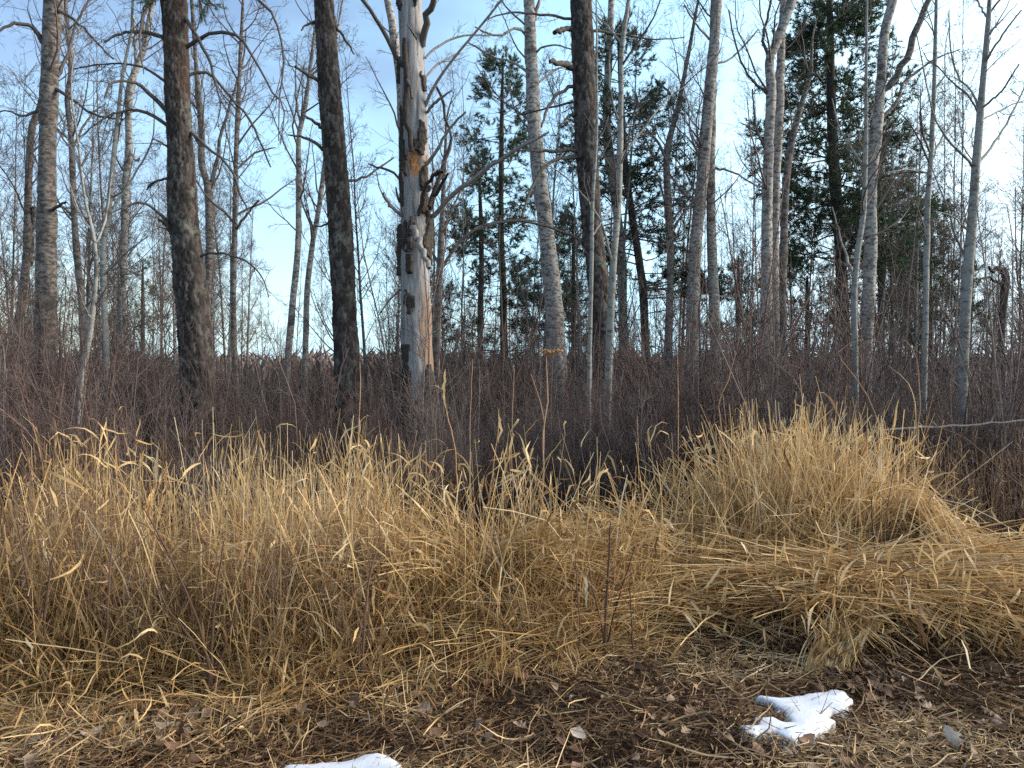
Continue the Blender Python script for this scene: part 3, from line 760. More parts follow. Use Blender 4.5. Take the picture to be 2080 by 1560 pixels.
for k, (pl, dr, mt) in enumerate(snag_limbs):
    D0 = D_S - (.22 if k in (8, 9, 10, 12, 13, 17) else .05)
    p, rr = limb(pl, D0, dr, 12)
    a = Acc(); a.tubes(p[None], rr[None], 8)
    me = a.mesh('branch', mt, S_ORG, True)
    obj('branch', me, snag)
    if k in (0, 1, 2, 3, 4, 7, 11, 15): twigs_on(s_acc, p[None], rr[None], 3.0, (.2, .55), 3, 3, .05, .22, L4n=2)
obj('crown', s_acc.mesh('crown', M_TWIG, S_ORG), snag, kind='stuff')

# ---- green pines
def needles_on(acc, P, n_per, length=.05, wd=.0022):
    """tufts of needles along the outer part of twig paths"""
    N, K, _ = P.shape
    idx = np.repeat(np.arange(N), n_per); M = len(idx)
    t = RNG.uniform(.25, 1, M) * (K - 1); i = np.minimum(t.astype(int), K - 2); f = (t - i)[:, None]
    p = P[idx, i] * (1 - f) + P[idx, i + 1] * f
    T = norm(P[idx, i + 1] - P[idx, i])
    d = norm(T * .8 + RNG.normal(size=(M, 3)) * .55 + np.array([0, 0, .15]))
    L = RNG.uniform(.7, 1.3, M)[:, None] * length
    s = norm(np.cross(d, RNG.normal(size=(M, 3)))) * wd * RNG.uniform(.7, 1.4, M)[:, None]
    V = np.stack([p - s, p + s, p + d * L], 1).reshape(-1, 3)
    acc.add(V, None, np.arange(M * 3).reshape(-1, 3), np.repeat(np.clip(np.repeat(RNG.random(N), n_per) * .7 + RNG.random(M) * .3, 0, 1), 3))

def conifer(name, label, D, pts, zlow, prof, nb, seed=0, dead=6, needle=34, lift=.25, mat=None, wd=.0052, n2=7, n3=4):
    """prof: list of (height fraction of live crown, reach in m)"""
    P, R = trunk_path(pts, D, 0, .08)
    org = np.array([P[0][0], P[0][1], float(gz(P[0][0], P[0][1]))])
    root = obj(name, None, None, org, label, 'tree')
    obj('trunk', trunk_mesh('trunk', P, R, 16, M_BARKD, aspen_disp(seed), org, seed), root)
    z0, z1 = zlow, P[-1][2]
    t = np.sort(RNG.random(nb) ** .85); z = z0 + (z1 - z0) * t * .985
    reach = np.interp(t, [a for a, b in prof], [b for a, b in prof]) * RNG.uniform(.55, 1.15, nb)
    az = RNG.uniform(0, 2 * math.pi, nb)
    base = np.stack([np.interp(z, P[:, 2], P[:, k]) for k in (0, 1)] + [z], -1)
    K = 8; B = np.empty((nb, K, 3)); B[:, 0] = base
    d = norm(np.stack([np.cos(az), np.sin(az), RNG.uniform(-.15, .35, nb) + .5 * (t > .8)], -1))
    for k in range(1, K):
        B[:, k] = B[:, k - 1] + d * (reach / (K - 1))[:, None]
        d = norm(d + RNG.normal(size=(nb, 3)) * .10 + np.array([0, 0, lift * .16 * (k - 2)]))
    r0 = np.clip(.011 * reach + .004, .004, .03)
    BR = r0[:, None] * np.linspace(1, .3, K)[None]
    wood = Acc(); wood.tubes(B, BR, 3)
    c2 = np.maximum(3, (reach * n2).astype(int))
    a, ar = grow(B, BR, c2, (.25, .6), (.5, 1.0), .06, .14, 4, .30, 1, .6, .003, lenbyt=.35)
    wood.tubes(a, ar, 3)
    b, br = grow(a, ar, np.full(len(a), n3), (.12, .30), (.4, .9), .08, .14, 3, .25, 1, .6, .0025, lenbyt=.3)
    wood.tubes(b, br, 3)
    if dead:
        zd = RNG.uniform(max(1.2, z0 - 2.2), z0 + .6, dead); azd = RNG.uniform(0, 6.28, dead)
        DB = np.empty((dead, 7, 3)); DB[:, 0] = np.stack([np.interp(zd, P[:, 2], P[:, k]) for k in (0, 1)] + [zd], -1)
        dd = norm(np.stack([np.cos(azd), np.sin(azd), RNG.uniform(-.2, .2, dead)], -1)); Ld = RNG.uniform(.8, 2.0, dead)
        for k in range(1, 7):
            DB[:, k] = DB[:, k - 1] + dd * (Ld / 6)[:, None]; dd = norm(dd + RNG.normal(size=(dead, 3)) * .15)
        wood.tubes(DB, np.linspace(.014, .004, 7)[None] * np.ones((dead, 1)), 4)
        twigs_on(wood, DB, np.full((dead, 7), .008), 4, (.2, .6), 4, 3, .0, .2)
    obj('branches', wood.mesh('branches', M_PTWIG, org), root, kind='stuff')
    nd = Acc(); needles_on(nd, b, int(needle * .80), .085, wd * 1.3); needles_on(nd, a[:, 2:], int(needle * .80), .085, wd * 1.3)
    obj('needles', nd.mesh('needles', mat or M_NEEDLE, org), root, kind='stuff')
    return root
conifer('pine_tree', 'small pointed green pine against the sky between silver trunk and speckled aspen', 20.0,
        [(1022, 108, 3), (1020, 200, 7), (1018, 330, 10), (1018, 480, 12), (1022, 600, 14), (1024, 740, 16)], 2.6, [(0, 1.5), (.35, 1.35), (.6, 1.05), (.85, .75), (1, .12)], 84, 41, n2=7, needle=34)
conifer('pine_tree', 'shorter ragged green pine just left of the small pointed pine', 19.0,
        [(972, 330, 4), (976, 420, 8), (978, 520, 10), (976, 620, 12), (975, 740, 12)], 1.9, [(0, 1.5), (.5, 1.2), (1, .3)], 44, 42, n2=7, needle=32)
conifer('pine_tree', 'dark shaggy pine behind the stub-bearing pine and pale saplings', 17.0,
        [(1255, 60, 5), (1262, 200, 10), (1270, 337, 13), (1284, 438, 15), (1297, 525, 16), (1307, 600, 17), (1312, 740, 18)], 3.0, [(0, 1.7), (.4, 1.5), (.8, 1.1), (1, .3)], 90, 43, n2=7, needle=30, dead=14)
conifer('pine_tree', 'tall dense green pine, the largest conifer, on the brighter side of the sky', 16.5,
        [(1680, -190, 4), (1683, -60, 10), (1687, 100, 15), (1690, 250, 18), (1697, 380, 21), (1706, 500, 22), (1712, 620, 23), (1714, 740, 24)], 3.4,
        [(0, 2.1), (.2, 1.9), (.4, 1.5), (.62, 1.2), (.8, .9), (1, .2)], 185, 44, n2=8, needle=30, dead=16)
conifer('pine_tree', 'bushy low green pine between the grey sapling and V-branched aspen', 22.0,
        [(1892, 405, 3), (1890, 480, 8), (1888, 560, 10), (1888, 740, 12)], 2.2, [(0, 1.5), (.5, 1.1), (1, .2)], 60, 45, n2=7, needle=36)
conifer('pine_tree', 'low dark green pine showing under the leaning speckled aspen', 21.0,
        [(1163, 440, 3), (1165, 520, 7), (1165, 620, 9), (1165, 740, 11)], 1.9, [(0, 1.6), (.6, 1.2), (1, .2)], 56, 46, n2=7, needle=32)
conifer('pine_tree', 'faint far pine low between the curved sapling and scaly pine', 32.0,
        [(290, 535, 3), (290, 620, 7), (290, 740, 9)], 2.2, [(0, 1.6), (.5, 1.1), (1, .2)], 34, 47, n2=4, needle=20)
conifer('pine_tree', 'low dark pine thicket tree below the tall dense pine', 18.0,
        [(1640, 560, 4), (1640, 640, 9), (1640, 740, 11)], 1.4, [(0, 1.7), (.6, 1.3), (1, .3)], 30, 48, n2=5, needle=20, dead=10)
conifer('pine_tree', 'dark ragged pine half hidden behind the aspen with the heavy forked limb', 20.0,
        [(1790, 250, 3), (1790, 330, 8), (1790, 450, 11), (1790, 600, 13), (1790, 740, 14)], 2.0, [(0, 1.8), (.4, 1.5), (.8, .9), (1, .2)], 80, 49, n2=7, needle=30)
conifer('pine_tree', 'low bushy pine filling the gap at the foot of the close aspen pair', 23.0,
        [(1500, 520, 3), (1500, 600, 8), (1500, 740, 11)], 1.5, [(0, 1.5), (.5, 1.1), (1, .2)], 40, 50, n2=6, needle=26)
# living needles at the top of the scaly pine, just inside the frame
so = np.array(scaly_pine.location); q = []
for pl in ([(365, -60, 8), (400, -30, 6), (428, 5, 5), (440, 15, 3)], [(345, -70, 8), (320, -30, 6), (300, 0, 4), (290, 20, 3)], [(360, -90, 8), (385, -40, 6), (405, 0, 4), (412, 25, 3)]):
    q.append(limb(pl, 8.9, RNG.uniform(-.5, .3)))
qa, qr = np.array([a for a, b in q]), np.array([b for a, b in q])
wood = Acc(); wood.tubes(qa, qr, 5)
ta, tr = grow(qa, qr, np.full(3, 16), (.15, .35), (.4, 1.0), .02, .15, 5, .35, 1, .6, .003); wood.tubes(ta, tr, 3)
obj('branches', wood.mesh('branches', M_PTWIG, so), scaly_pine, kind='stuff')
nd = Acc(); needles_on(nd, ta, 60, .06, .0018); obj('needles', nd.mesh('needles', M_NEEDLE, so), scaly_pine, kind='stuff')
# ------------------------------------------------------------------ far wood: thin bare trees, each an object, sharing meshes
protos = []
for k in range(6):
    h = RNG.uniform(6.5, 10.5)
    n = 22; zz = np.linspace(-.1, h, n); lean = RNG.uniform(-.05, .05, 2)
    P = np.stack([lean[0] * zz + .12 * (fnoise(zz * .5 + k * 9, zz * 0 + k, 2) - .37) * zz / 3, lean[1] * zz, zz], -1)
    R = np.interp(zz, [0, h], [RNG.uniform(.025, .055), .006])
    tm = trunk_mesh('far_trunk', P, R, 8, [M_ASP, M_ASPY, M_ASPD][k % 3], None, None, k)
    a = Acc()
    hi = resample(np.column_stack([P, R])[5:], 20)
    b, br = grow(hi[None, :, :3], hi[None, :, 3], np.array([40]), (.6, 1.9), (.45, .9), .12, .13, 7, 0, .97, .5, .006, .3)
    a.tubes(b, br, 3); twigs_on(a, b, br, 4.0, (.3, .75), 5, 3, .08, .18, L4n=2, rmin=.0032)
    protos.append((tm, a.mesh('far_crown', M_TWIG)))
n_far = 0
FAR_LABEL = ['thin bare tree with a pale flecked stem in the far wood beyond the thicket', 'thin bare tree with a smooth grey-green stem in the far wood', 'thin bare tree with a dark brownish stem in the far wood']
spots = []
while n_far < 270:
    Y = 15 + 34 * RNG.random(); px = RNG.uniform(-350, 2430) if RNG.random() < .7 else (RNG.uniform(1800, 2430) if RNG.random() < .6 else RNG.uniform(-350, 560))
    x = (px - 1040) / F * Y
    if any((x - a) ** 2 + (Y - b) ** 2 < .35 for a, b in spots): continue
    if 500 < px < 780 and RNG.random() < .55: continue
    spots.append((x, Y)); tm, cm = protos[n_far % 6]
    r = obj('bare_tree', None, None, (x, Y, float(gz(x, Y))), FAR_LABEL[n_far % 3], 'tree', 'thin bare trees of the far wood')
    r.rotation_euler = (0, 0, RNG.uniform(0, 6.28)); s = RNG.uniform(.7, 1.15); r.scale = (s, s, s)
    obj('trunk', tm, r); obj('crown', cm, r, kind='stuff')
    n_far += 1

# distant line of trees on the horizon
acc = Acc()
N = 2000
X = RNG.uniform(-160, 160, N); Y = RNG.uniform(120, 165, N)
hgt = 3.0 + 3.5 * fnoise(X * .10, Y * .02, 3) * RNG.uniform(.6, 1.3, N)
P = np.stack([np.stack([X + RNG.normal(0, .35, N) * k, Y, hgt * k / 3 - .5 + gz(X, Y)], -1) for k in range(4)], 1)
acc.tubes(P, np.stack([np.full(N, .35), np.full(N, .45), np.full(N, .3), np.full(N, .05)], 1), 4)
obj('far_treeline', acc.mesh('far_treeline', M_BRUSH), label='low dark line of far trees along the horizon', cat='treeline', kind='stuff')

# ------------------------------------------------------------------ thicket of brush: one mass, instanced shrubs
brush_col = bpy.data.collections.new('brush_kinds')
for k in range(10):
    a = Acc(); ns = 13
    ang = RNG.uniform(0, 6.28, ns); tilt = RNG.uniform(.02, .42, ns)
    d = np.stack([np.cos(ang) * np.sin(tilt), np.sin(ang) * np.sin(tilt), np.cos(tilt)], -1)
    hh = RNG.uniform(1.1, 2.1, ns)
    P = np.empty((ns, 8, 3)); P[:, 0] = np.stack([np.cos(ang) * .12, np.sin(ang) * .12, np.full(ns, -.08)], -1)
    for q in range(1, 8):
        P[:, q] = P[:, q - 1] + d * (hh / 7)[:, None]; d = norm(d + RNG.normal(size=(ns, 3)) * .11 + np.array([0, 0, .03]))
    R = np.linspace(.0095, .0035, 8)[None] * RNG.uniform(.7, 1.3, ns)[:, None]
    a.tubes(P, R, 4)
    b, br = grow(P, R, np.full(ns, 8), (.25, .8), (.25, .9), .08, .2, 5, .12, 1, .7, .0024)
    a.tubes(b, br, 3)
    c, cr = grow(b, br, np.full(len(b), 3), (.10, .36), (.4, 1.1), .05, .28, 4, .2, 1, .7, .0020)
    a.tubes(c, cr, 3)
    o = bpy.data.objects.new('brush_kind', a.mesh('brush_kind', [M_BRUSH, M_BRUSH2, M_BRUSH3, M_BRUSH][k % 4])); brush_col.objects.link(o)
for k in range(2):
    a = Acc(); ns = 5
    ang = RNG.uniform(0, 6.28, ns); tilt = RNG.uniform(.0, .16, ns)
    d = np.stack([np.cos(ang) * np.sin(tilt), np.sin(ang) * np.sin(tilt), np.cos(tilt)], -1); hh = RNG.uniform(2.0, 3.9, ns)
    P = np.empty((ns, 10, 3)); P[:, 0] = np.stack([np.cos(ang) * .3, np.sin(ang) * .3, np.full(ns, -.08)], -1)
    for q in range(1, 10):
        P[:, q] = P[:, q - 1] + d * (hh / 9)[:, None]; d = norm(d + RNG.normal(size=(ns, 3)) * .06 + np.array([0, 0, .02]))
    R = np.linspace(.012, .003, 10)[None] * RNG.uniform(.7, 1.3, ns)[:, None]; a.tubes(P, R, 5)
    b, br = grow(P, R, np.full(ns, 16), (.3, .9), (.4, .9), .09, .16, 5, .2, 1, .6, .0026); a.tubes(b, br, 3)
    c, cr = grow(b, br, np.full(len(b), 4), (.12, .38), (.4, 1.0), .05, .2, 4, .2, 1, .7, .0022); a.tubes(c, cr, 3)
    o = bpy.data.objects.new('brush_kind', a.mesh('brush_kind', [M_BRUSH2, M_BRUSH3, M_BRUSH][k])); brush_col.objects.link(o)
NB = 1750
Y = 6.6 + 17 * RNG.random(NB) ** 1.6
px = RNG.uniform(-800, 2880, NB)
X = (px - 1040) / F * Y
sc = RNG.uniform(.5, 1.0, NB) * (.38 + 1.4 * fnoise(X * .55, Y * .55, 2)) *  np.where(RNG.random(NB) < .16, 1.5, 1) * np.clip(.62 + (Y - 6.3) * .10, .62, 1.25)
sc *= np.where((px > 470) & (px < 800), .80, 1.0) * np.where((px > 860) & (px < 1340) & (Y > 8), 1.05, 1.0) * np.where(px < 260, 1.1, 1)
pm = mesh_np('thicket', np.stack([X, Y, gz(X, Y)], -1), [np.zeros((0, 4), int), np.array([[0, 1, 2]])], None, [], False, {'scl': sc, 'rz': RNG.uniform(0, 6.28, NB)})
thicket = obj('thicket', pm, label='dense leafless purplish-brown brush filling the space between the tree trunks', cat='brush', kind='stuff')
ng = bpy.data.node_groups.new('thicket_nodes', 'GeometryNodeTree')
ng.interface.new_socket('Geometry', in_out='INPUT', socket_type='NodeSocketGeometry'); ng.interface.new_socket('Geometry', in_out='OUTPUT', socket_type='NodeSocketGeometry')
gi_ = ng.nodes.new('NodeGroupInput'); go_ = ng.nodes.new('NodeGroupOutput'); iop = ng.nodes.new('GeometryNodeInstanceOnPoints')
ci = ng.nodes.new('GeometryNodeCollectionInfo'); ci.inputs['Collection'].default_value = brush_col
ci.inputs['Separate Children'].default_value = True; ci.inputs['Reset Children'].default_value = True
iop.inputs['Pick Instance'].default_value = True
na1 = ng.nodes.new('GeometryNodeInputNamedAttribute'); na1.data_type = 'FLOAT'; na1.inputs['Name'].default_value = 'scl'
na2 = ng.nodes.new('GeometryNodeInputNamedAttribute'); na2.data_type = 'FLOAT'; na2.inputs['Name'].default_value = 'rz'
cx = ng.nodes.new('ShaderNodeCombineXYZ')
L = ng.links.new
L(gi_.outputs[0], iop.inputs['Points']); L(ci.outputs[0], iop.inputs['Instance']); L(na2.outputs[0], cx.inputs['Z'])
L(cx.outputs[0], iop.inputs['Rotation']); L(na1.outputs[0], iop.inputs['Scale']); L(iop.outputs[0], go_.inputs[0])
md = thicket.modifiers.new('thicket', 'NODES'); md.node_group = ng

# ------------------------------------------------------------------ grasses
def stems(base, L, az, tilt, curve, K=7, wig=.06, kink=0.0, kinkang=(1.0, 2.2), floor=True):
    N = len(L); P = np.empty((N, K, 3)); P[:, 0] = base
    kk = np.where(RNG.random(N) < kink, RNG.integers(2, K, N), 99); ka = RNG.uniform(*kinkang, N)
    a = az.copy(); t = tilt.copy()
    for k in range(1, K):
        tt = t + curve * (k / (K - 1)) ** 1.6 + np.where(k >= kk, ka, 0)
        st = (L / (K - 1))[:, None]
        P[:, k] = P[:, k - 1] + st * np.stack([np.cos(a) * np.sin(tt), np.sin(a) * np.sin(tt), np.cos(tt)], -1)
        a = a + RNG.normal(0, wig * 2, N); t = t + RNG.normal(0, wig, N)
    if floor:
        g = gz(P[..., 0], P[..., 1]) + .012 + .03 * RNG.random((N, 1))
        P[..., 2] = np.maximum(P[..., 2], g)
    return P
def side_of(P, twist=1.0):
    T = tangents(P); N, K, _ = P.shape
    rv = norm(RNG.normal(size=(N, 1, 3))) + twist * .25 * norm(RNG.normal(size=(N, 1, 3))) * np.linspace(0, 1, K)[None, :, None]
    return norm(np.cross(T, np.broadcast_to(rv, T.shape)))
def stem_ribbons(acc, P, w, rnd=None):
    N, K, _ = P.shape
    acc.ribbons(P, w[:, None] * np.linspace(1, .55, K)[None], side_of(P), rnd)
LEAFPROF = {5: np.array([.5, 1, .9, .55, .06]), 6: np.array([.45, .95, 1, .8, .45, .05]), 4: np.array([.6, 1, .7, .06])}
def leaves_on(acc, P, counts, Ll, w, droop=(1.2, 2.6), K=6, tmin=.25, rnd=None, tmax=1.0):
    N, K0, _ = P.shape
    idx = np.repeat(np.arange(N), counts); M = len(idx)
    if M == 0: return
    t = RNG.uniform(tmin, tmax, M) * (K0 - 1); i = np.minimum(t.astype(int), K0 - 2); f = (t - i)[:, None]
    p = P[idx, i] * (1 - f) + P[idx, i + 1] * f
    hang = RNG.random(M) < .62
    Q = stems(p, RNG.uniform(*Ll, M), RNG.uniform(0, 6.28, M), np.where(hang, RNG.uniform(1.7, 2.9, M), RNG.uniform(.1, .8, M)), np.where(hang, RNG.uniform(-.4, .6, M), RNG.uniform(droop[0] * .3, droop[1] * .75, M)), K, .16, floor=False)
    Q[..., 2] = np.maximum(Q[..., 2], gz(Q[..., 0], Q[..., 1]) + .008)
    ww = RNG.uniform(*w, M)[:, None] * LEAFPROF[K][None]
    acc.ribbons(Q, ww, side_of(Q, 3.0), rnd if rnd is None else rnd(M))
def beta(a, b, n): return RNG.beta(a, b, n)
def gpos(px, Y):
    x = (px - 1040) / F * Y
    return np.stack([x, Y, gz(x, Y) - .01], -1)

g1 = Acc()
# front edge of the tall stand, as depth by picture column
FX = np.array([-400, 0, 250, 330, 430, 500, 700, 1000, 1250, 1400, 1500, 1650, 1900, 2080, 2500]); FY = np.array([3.5, 3.45, 3.5, 3.66, 3.64, 3.55, 3.78, 3.95, 4.15, 4.5, 4.7, 4.9, 4.9, 4.9, 4.9])
def tussocks(acc, px, Y, hgt, per, rn, wd, leafn, leafw, lean=.13, kink=.14, spread=.085, shift=None, leafL=(.09, .24), tallf=.36):
    """stems in tufts that share lean, height and tone"""
    C = len(px); cnt = RNG.integers(*per, C); idx = np.repeat(np.arange(C), cnt); N = len(idx)
    c = gpos(px, Y)[idx]
    b = c + np.stack([RNG.normal(0, spread, N), RNG.normal(0, spread, N), np.zeros(N)], -1); b[:, 2] = gz(b[:, 0], b[:, 1]) - .01
    caz = RNG.uniform(0, 6.28, C)[idx]; ct = np.abs(RNG.normal(0, lean, C))[idx]
    L = hgt[idx] * RNG.uniform(.66, 1.12, C)[idx] * np.where(RNG.random(N) < tallf, RNG.uniform(.85, 1.12, N), RNG.uniform(.35, .8, N))
    P = stems(b, L, caz + RNG.normal(0, .9, N), np.abs(ct + RNG.normal(0, .09, N)), RNG.uniform(-.15, .4, N), 7, .045, kink, (.4, 2.2))
    tone = np.clip(beta(*rn, C)[idx] + RNG.normal(0, .17, N) + (0 if shift is None else shift[idx]), 0, 1)
    stem_ribbons(acc, P, RNG.uniform(*wd, N), tone)
    leaves_on(acc, P, RNG.poisson(leafn, N), leafL, leafw, (.6, 2.6), 5, .25, lambda M: np.clip(beta(3, 2.4, M), 0, 1))
# stand on the left
C = 640
px = RNG.uniform(-750, 850, C); Y0 = np.interp(px, FX, FY); Y = Y0 + .05 + (6.1 - Y0) * RNG.random(C) ** .9
keep = RNG.random(C) < np.interp(px, [-250, 0, 150, 700, 850], [.55, .65, 1, 1, .6]); keep &= fnoise(px * .011 + 3, Y * 1.7, 2) > np.interp(Y, [3.7, 4.4], [.20, .335]); px, Y = px[keep], Y[keep]
hmax = np.interp(Y, [3.5, 4.2, 5.2, 6.2], [.74, .92, 1.06, 1.12]) * np.interp(px, [-250, 60, 160, 500, 780, 850], [.80, .84, .97, 1.02, 1.02, .92])
tussocks(g1, px, Y, hmax, (10, 28), (3.2, 2.2), (.0020, .0046), .6, (.0035, .009), shift=np.interp(px, [0, 260], [-.36, 0]) + np.interp(Y, [3.6, 4.8], [-.13, .06]))
# low tangle along the front of the stand
N = 3600
px = RNG.uniform(-250, 1330, N); Y = np.interp(px, FX, FY) + np.abs(RNG.normal(.05, .42, N)) - .08
L = RNG.uniform(.25, .75, N)
P = stems(gpos(px, Y), L, RNG.uniform(0, 6.28, N), RNG.uniform(.05, 1.0, N) ** 1.2, RNG.uniform(.0, .9, N), 6, .09, .25)
stem_ribbons(g1, P, RNG.uniform(.0014, .0032, N), np.clip(beta(2.0, 3.0, N) + np.interp(px, [0, 250], [-.1, 0]), 0, 1))
leaves_on(g1, P, RNG.poisson(.3, N), (.06, .18), (.003, .007), (.6, 2.4), 5)
# thinner stand in the middle
C = 150
px = RNG.uniform(810, 1500, C); Y0 = np.interp(px, FX, FY); Y = Y0 + RNG.random(C) ** 1.2 * 1.6
keep = RNG.random(C) < np.interp(px, [810, 1000, 1090, 1380, 1480], [1, .9, .42, .42, .9]) * np.where(Y > Y0 + .8, .5, 1); px, Y, Y0 = px[keep], Y[keep], Y0[keep]
tussocks(g1, px, Y, np.interp(Y - Y0, [0, .5, 1.6], [.55, .74, 1.0]), (9, 22), (3.2, 2.2), (.0020, .0046), .55, (.0035, .009), .2, .2)
# combed tufts leaning over in the middle foreground
for cx_, cy_, dx_, n_ in [(880, 1290, -.9, 260), (1010, 1150, .8, 380), (1060, 1240, 1.0, 300), (560, 1300, -.6, 200), (760, 1260, -1.0, 260), (1180, 1300, .9, 220), (1330, 1270, -.7, 200), (330, 1330, -.7, 200), (950, 1240, -.8, 320)]:
    c = at(cx_, cy_, np.interp(cx_, FX, FY) + .35)
    base = np.stack([RNG.normal(c[0] - .12 * dx_, .10, n_), RNG.normal(c[1] + .15, .10, n_), np.zeros(n_)], -1); base[:, 2] = gz(base[:, 0], base[:, 1])
    az = np.where(dx_ > 0, -.35, math.pi + .35) + RNG.normal(0, .35, n_)
    P = stems(base, RNG.uniform(.45, .95, n_), az, RNG.uniform(.1, .5, n_), RNG.uniform(.9, 1.6, n_), 8, .05)
    stem_ribbons(g1, P, RNG.uniform(.0020, .0040, n_), beta(3, 2.2, n_)); leaves_on(g1, P, RNG.poisson(.8, n_), (.10, .25), (.004, .0095), (.5, 1.8), 5)
# bolder stems crossing the face of the stand at many angles
N = 850
px = np.concatenate([RNG.uniform(-200, 900, 520), RNG.uniform(900, 1500, 150), RNG.uniform(1480, 1840, 180)])
Y = np.where(px > 1480, RNG.uniform(4.85, 5.6, N), np.interp(px, FX, FY) + RNG.random(N) ** 1.3 * 1.3)
P = stems(gpos(px, Y), RNG.uniform(.55, 1.1, N), RNG.choice([0, math.pi], N) + RNG.normal(0, .7, N), np.abs(RNG.normal(.22, .25, N)), RNG.uniform(-.1, .5, N), 7, .05, .3, (.5, 2.0))
stem_ribbons(g1, P, RNG.uniform(.003, .0052, N), np.clip(beta(4, 1.8, N) + np.interp(px, [0, 220], [-.25, 0]), 0, 1))
leaves_on(g1, P, RNG.poisson(.5, N), (.1, .26), (.004, .010), (.6, 2.4), 6, .4)
# sparse small tufts and fallen straw running out over the bare ground in front
C = 70
px = RNG.uniform(-150, 1300, C); Y = np.interp(px, FX, FY) - .05 - .5 * RNG.random(C) ** 1.6
tussocks(g1, px, Y, np.full(C, .26), (5, 14), (2.4, 2.6), (.0015, .0032), .5, (.003, .007), .6, .3, .06)
N = 2400
px = RNG.uniform(-200, 1350, N); Y = np.interp(px, FX, FY) - .55 * RNG.random(N) ** 1.5 + .25; b = gpos(px, Y); b[:, 2] += .02 + .03 * RNG.random(N)
P = stems(b, RNG.uniform(.18, .5, N), RNG.uniform(0, 6.28, N), RNG.uniform(1.2, 1.6, N), RNG.uniform(-.1, .4, N), 6, .10, .2, (-.5, .7))
stem_ribbons(g1, P, RNG.uniform(.0015, .0034, N), beta(2.4, 2.4, N))
# tall stems with long hanging leaves along the skyline of the stand
N = 190
px = np.concatenate([RNG.uniform(110, 830, 95), RNG.uniform(830, 1400, 50), RNG.uniform(1460, 1830, 45)]); Y = RNG.uniform(4.7, 6.0, N)
P = stems(gpos(px, Y), RNG.uniform(.85, 1.24, N), RNG.uniform(0, 6.28, N), np.abs(RNG.normal(0, .10, N)), RNG.uniform(0, .35, N), 8, .05, .2)
stem_ribbons(g1, P, RNG.uniform(.0018, .003, N), RNG.uniform(.55, .95, N))
leaves_on(g1, P, RNG.integers(1, 4, N), (.14, .30), (.004, .0095), (1.2, 2.6), 6, .62, lambda M: RNG.uniform(.45, .95, M))
obj('tall_grass', g1.mesh('tall_grass', M_STRAW), label='tall golden dry grass standing in a wide tangled belt before the brush', cat='grass', kind='stuff')

# the high clump on the right
g2 = Acc()
C = 175
px = RNG.uniform(1400, 1860, C); Y = RNG.uniform(4.95, 6.0, C)
keep = RNG.random(C) < np.interp(px, [1400, 1460, 1510, 1820, 1860], [.3, .6, 1, 1, .7]); px, Y = px[keep], Y[keep]
tussocks(g2, px, Y, np.interp(px, [1400, 1460, 1510, 1700, 1810, 1860], [.82, 1.0, 1.15, 1.15, 1.10, .88]), (16, 36), (3.8, 1.9), (.0022, .0050), .6, (.0035, .009), .30, .38, .09, tallf=.45)
# stems laid over to the right in long arcs
def bez(p0, p1, p2, K):
    t = np.linspace(0, 1, K)[None, :, None]
    return p0[:, None] * (1 - t) ** 2 + 2 * p1[:, None] * t * (1 - t) + p2[:, None] * t ** 2
def ats(px, py, Y): return np.array([at(a, b, c) for a, b, c in zip(px, py, Y)])
N = 950
u = RNG.random(N)
p0 = gpos(RNG.uniform(1690, 1850, N), RNG.uniform(4.9, 5.5, N))
ex_ = 250 * RNG.random(N) ** 1.5
p1 = ats(1825 + 45 * u + RNG.normal(0, 25, N), 800 + 290 * u + .75 * ex_ + RNG.normal(0, 25, N), RNG.uniform(4.9, 5.3, N))
p2 = ats(1930 + ex_, 1165 + 90 * u + RNG.normal(0, 20, N), RNG.uniform(4.5, 5.0, N))
p2[:, 2] = np.maximum(p2[:, 2], gz(p2[:, 0], p2[:, 1]) + .03)
P = bez(p0, p1, p2, 9); P[:, 1:] += np.cumsum(RNG.normal(0, .006, (N, 8, 3)), 1)
stem_ribbons(g2, P, RNG.uniform(.0022, .0042, N), beta(4, 1.9, N)); leaves_on(g2, P, RNG.poisson(.6, N), (.1, .25), (.004, .009), (.4, 1.6), 5)
obj('grass_clump', g2.mesh('grass_clump', M_STRAW), label='highest clump of golden dry grass with stems bowed over to one side', cat='grass', kind='stuff')

# flattened mats below the clump
g3 = Acc()
def mat(n, pxr, Yr, azm, azs, Lr, lift=(.0, .16), rn=(3.2, 2.2)):
    px = RNG.uniform(*pxr, n); Y = RNG.uniform(*Yr, n); b = gpos(px, Y); b[:, 2] += RNG.uniform(*lift, n)
    P = stems(b, RNG.uniform(*Lr, n), RNG.normal(azm, azs, n), RNG.uniform(1.25, 1.62, n), RNG.uniform(-.05, .30, n), 7, .035)
    stem_ribbons(g3, P, RNG.uniform(.0021, .0043, n), beta(*rn, n)); leaves_on(g3, P, RNG.poisson(.55, n), (.08, .24), (.004, .0095), (.4, 1.6), 5)
mat(1500, (1350, 1900), (4.55, 5.15), math.pi, .28, (.6, 1.15))
mat(1300, (1250, 1700), (4.5, 5.1), 0.05, .30, (.6, 1.1))
mat(1800, (1750, 2750), (4.3, 5.2), -.35, .30, (.6, 1.2), (0, .22))
mat(700, (1100, 1500), (4.2, 4.8), math.pi - .2, .5, (.4, .9))
mat(1000, (1640, 2100), (4.25, 4.7), -1.9, .7, (.35, .8), (.02, .14))
mat(320, (1300, 1650), (4.4, 4.8), -1.4, .8, (.3, .7), (.0, .10), (2.4, 2.8))
mat(700, (850, 1250), (3.95, 4.5), 2.9, .7, (.4, .8), (.0, .12), (2.6, 2.6))
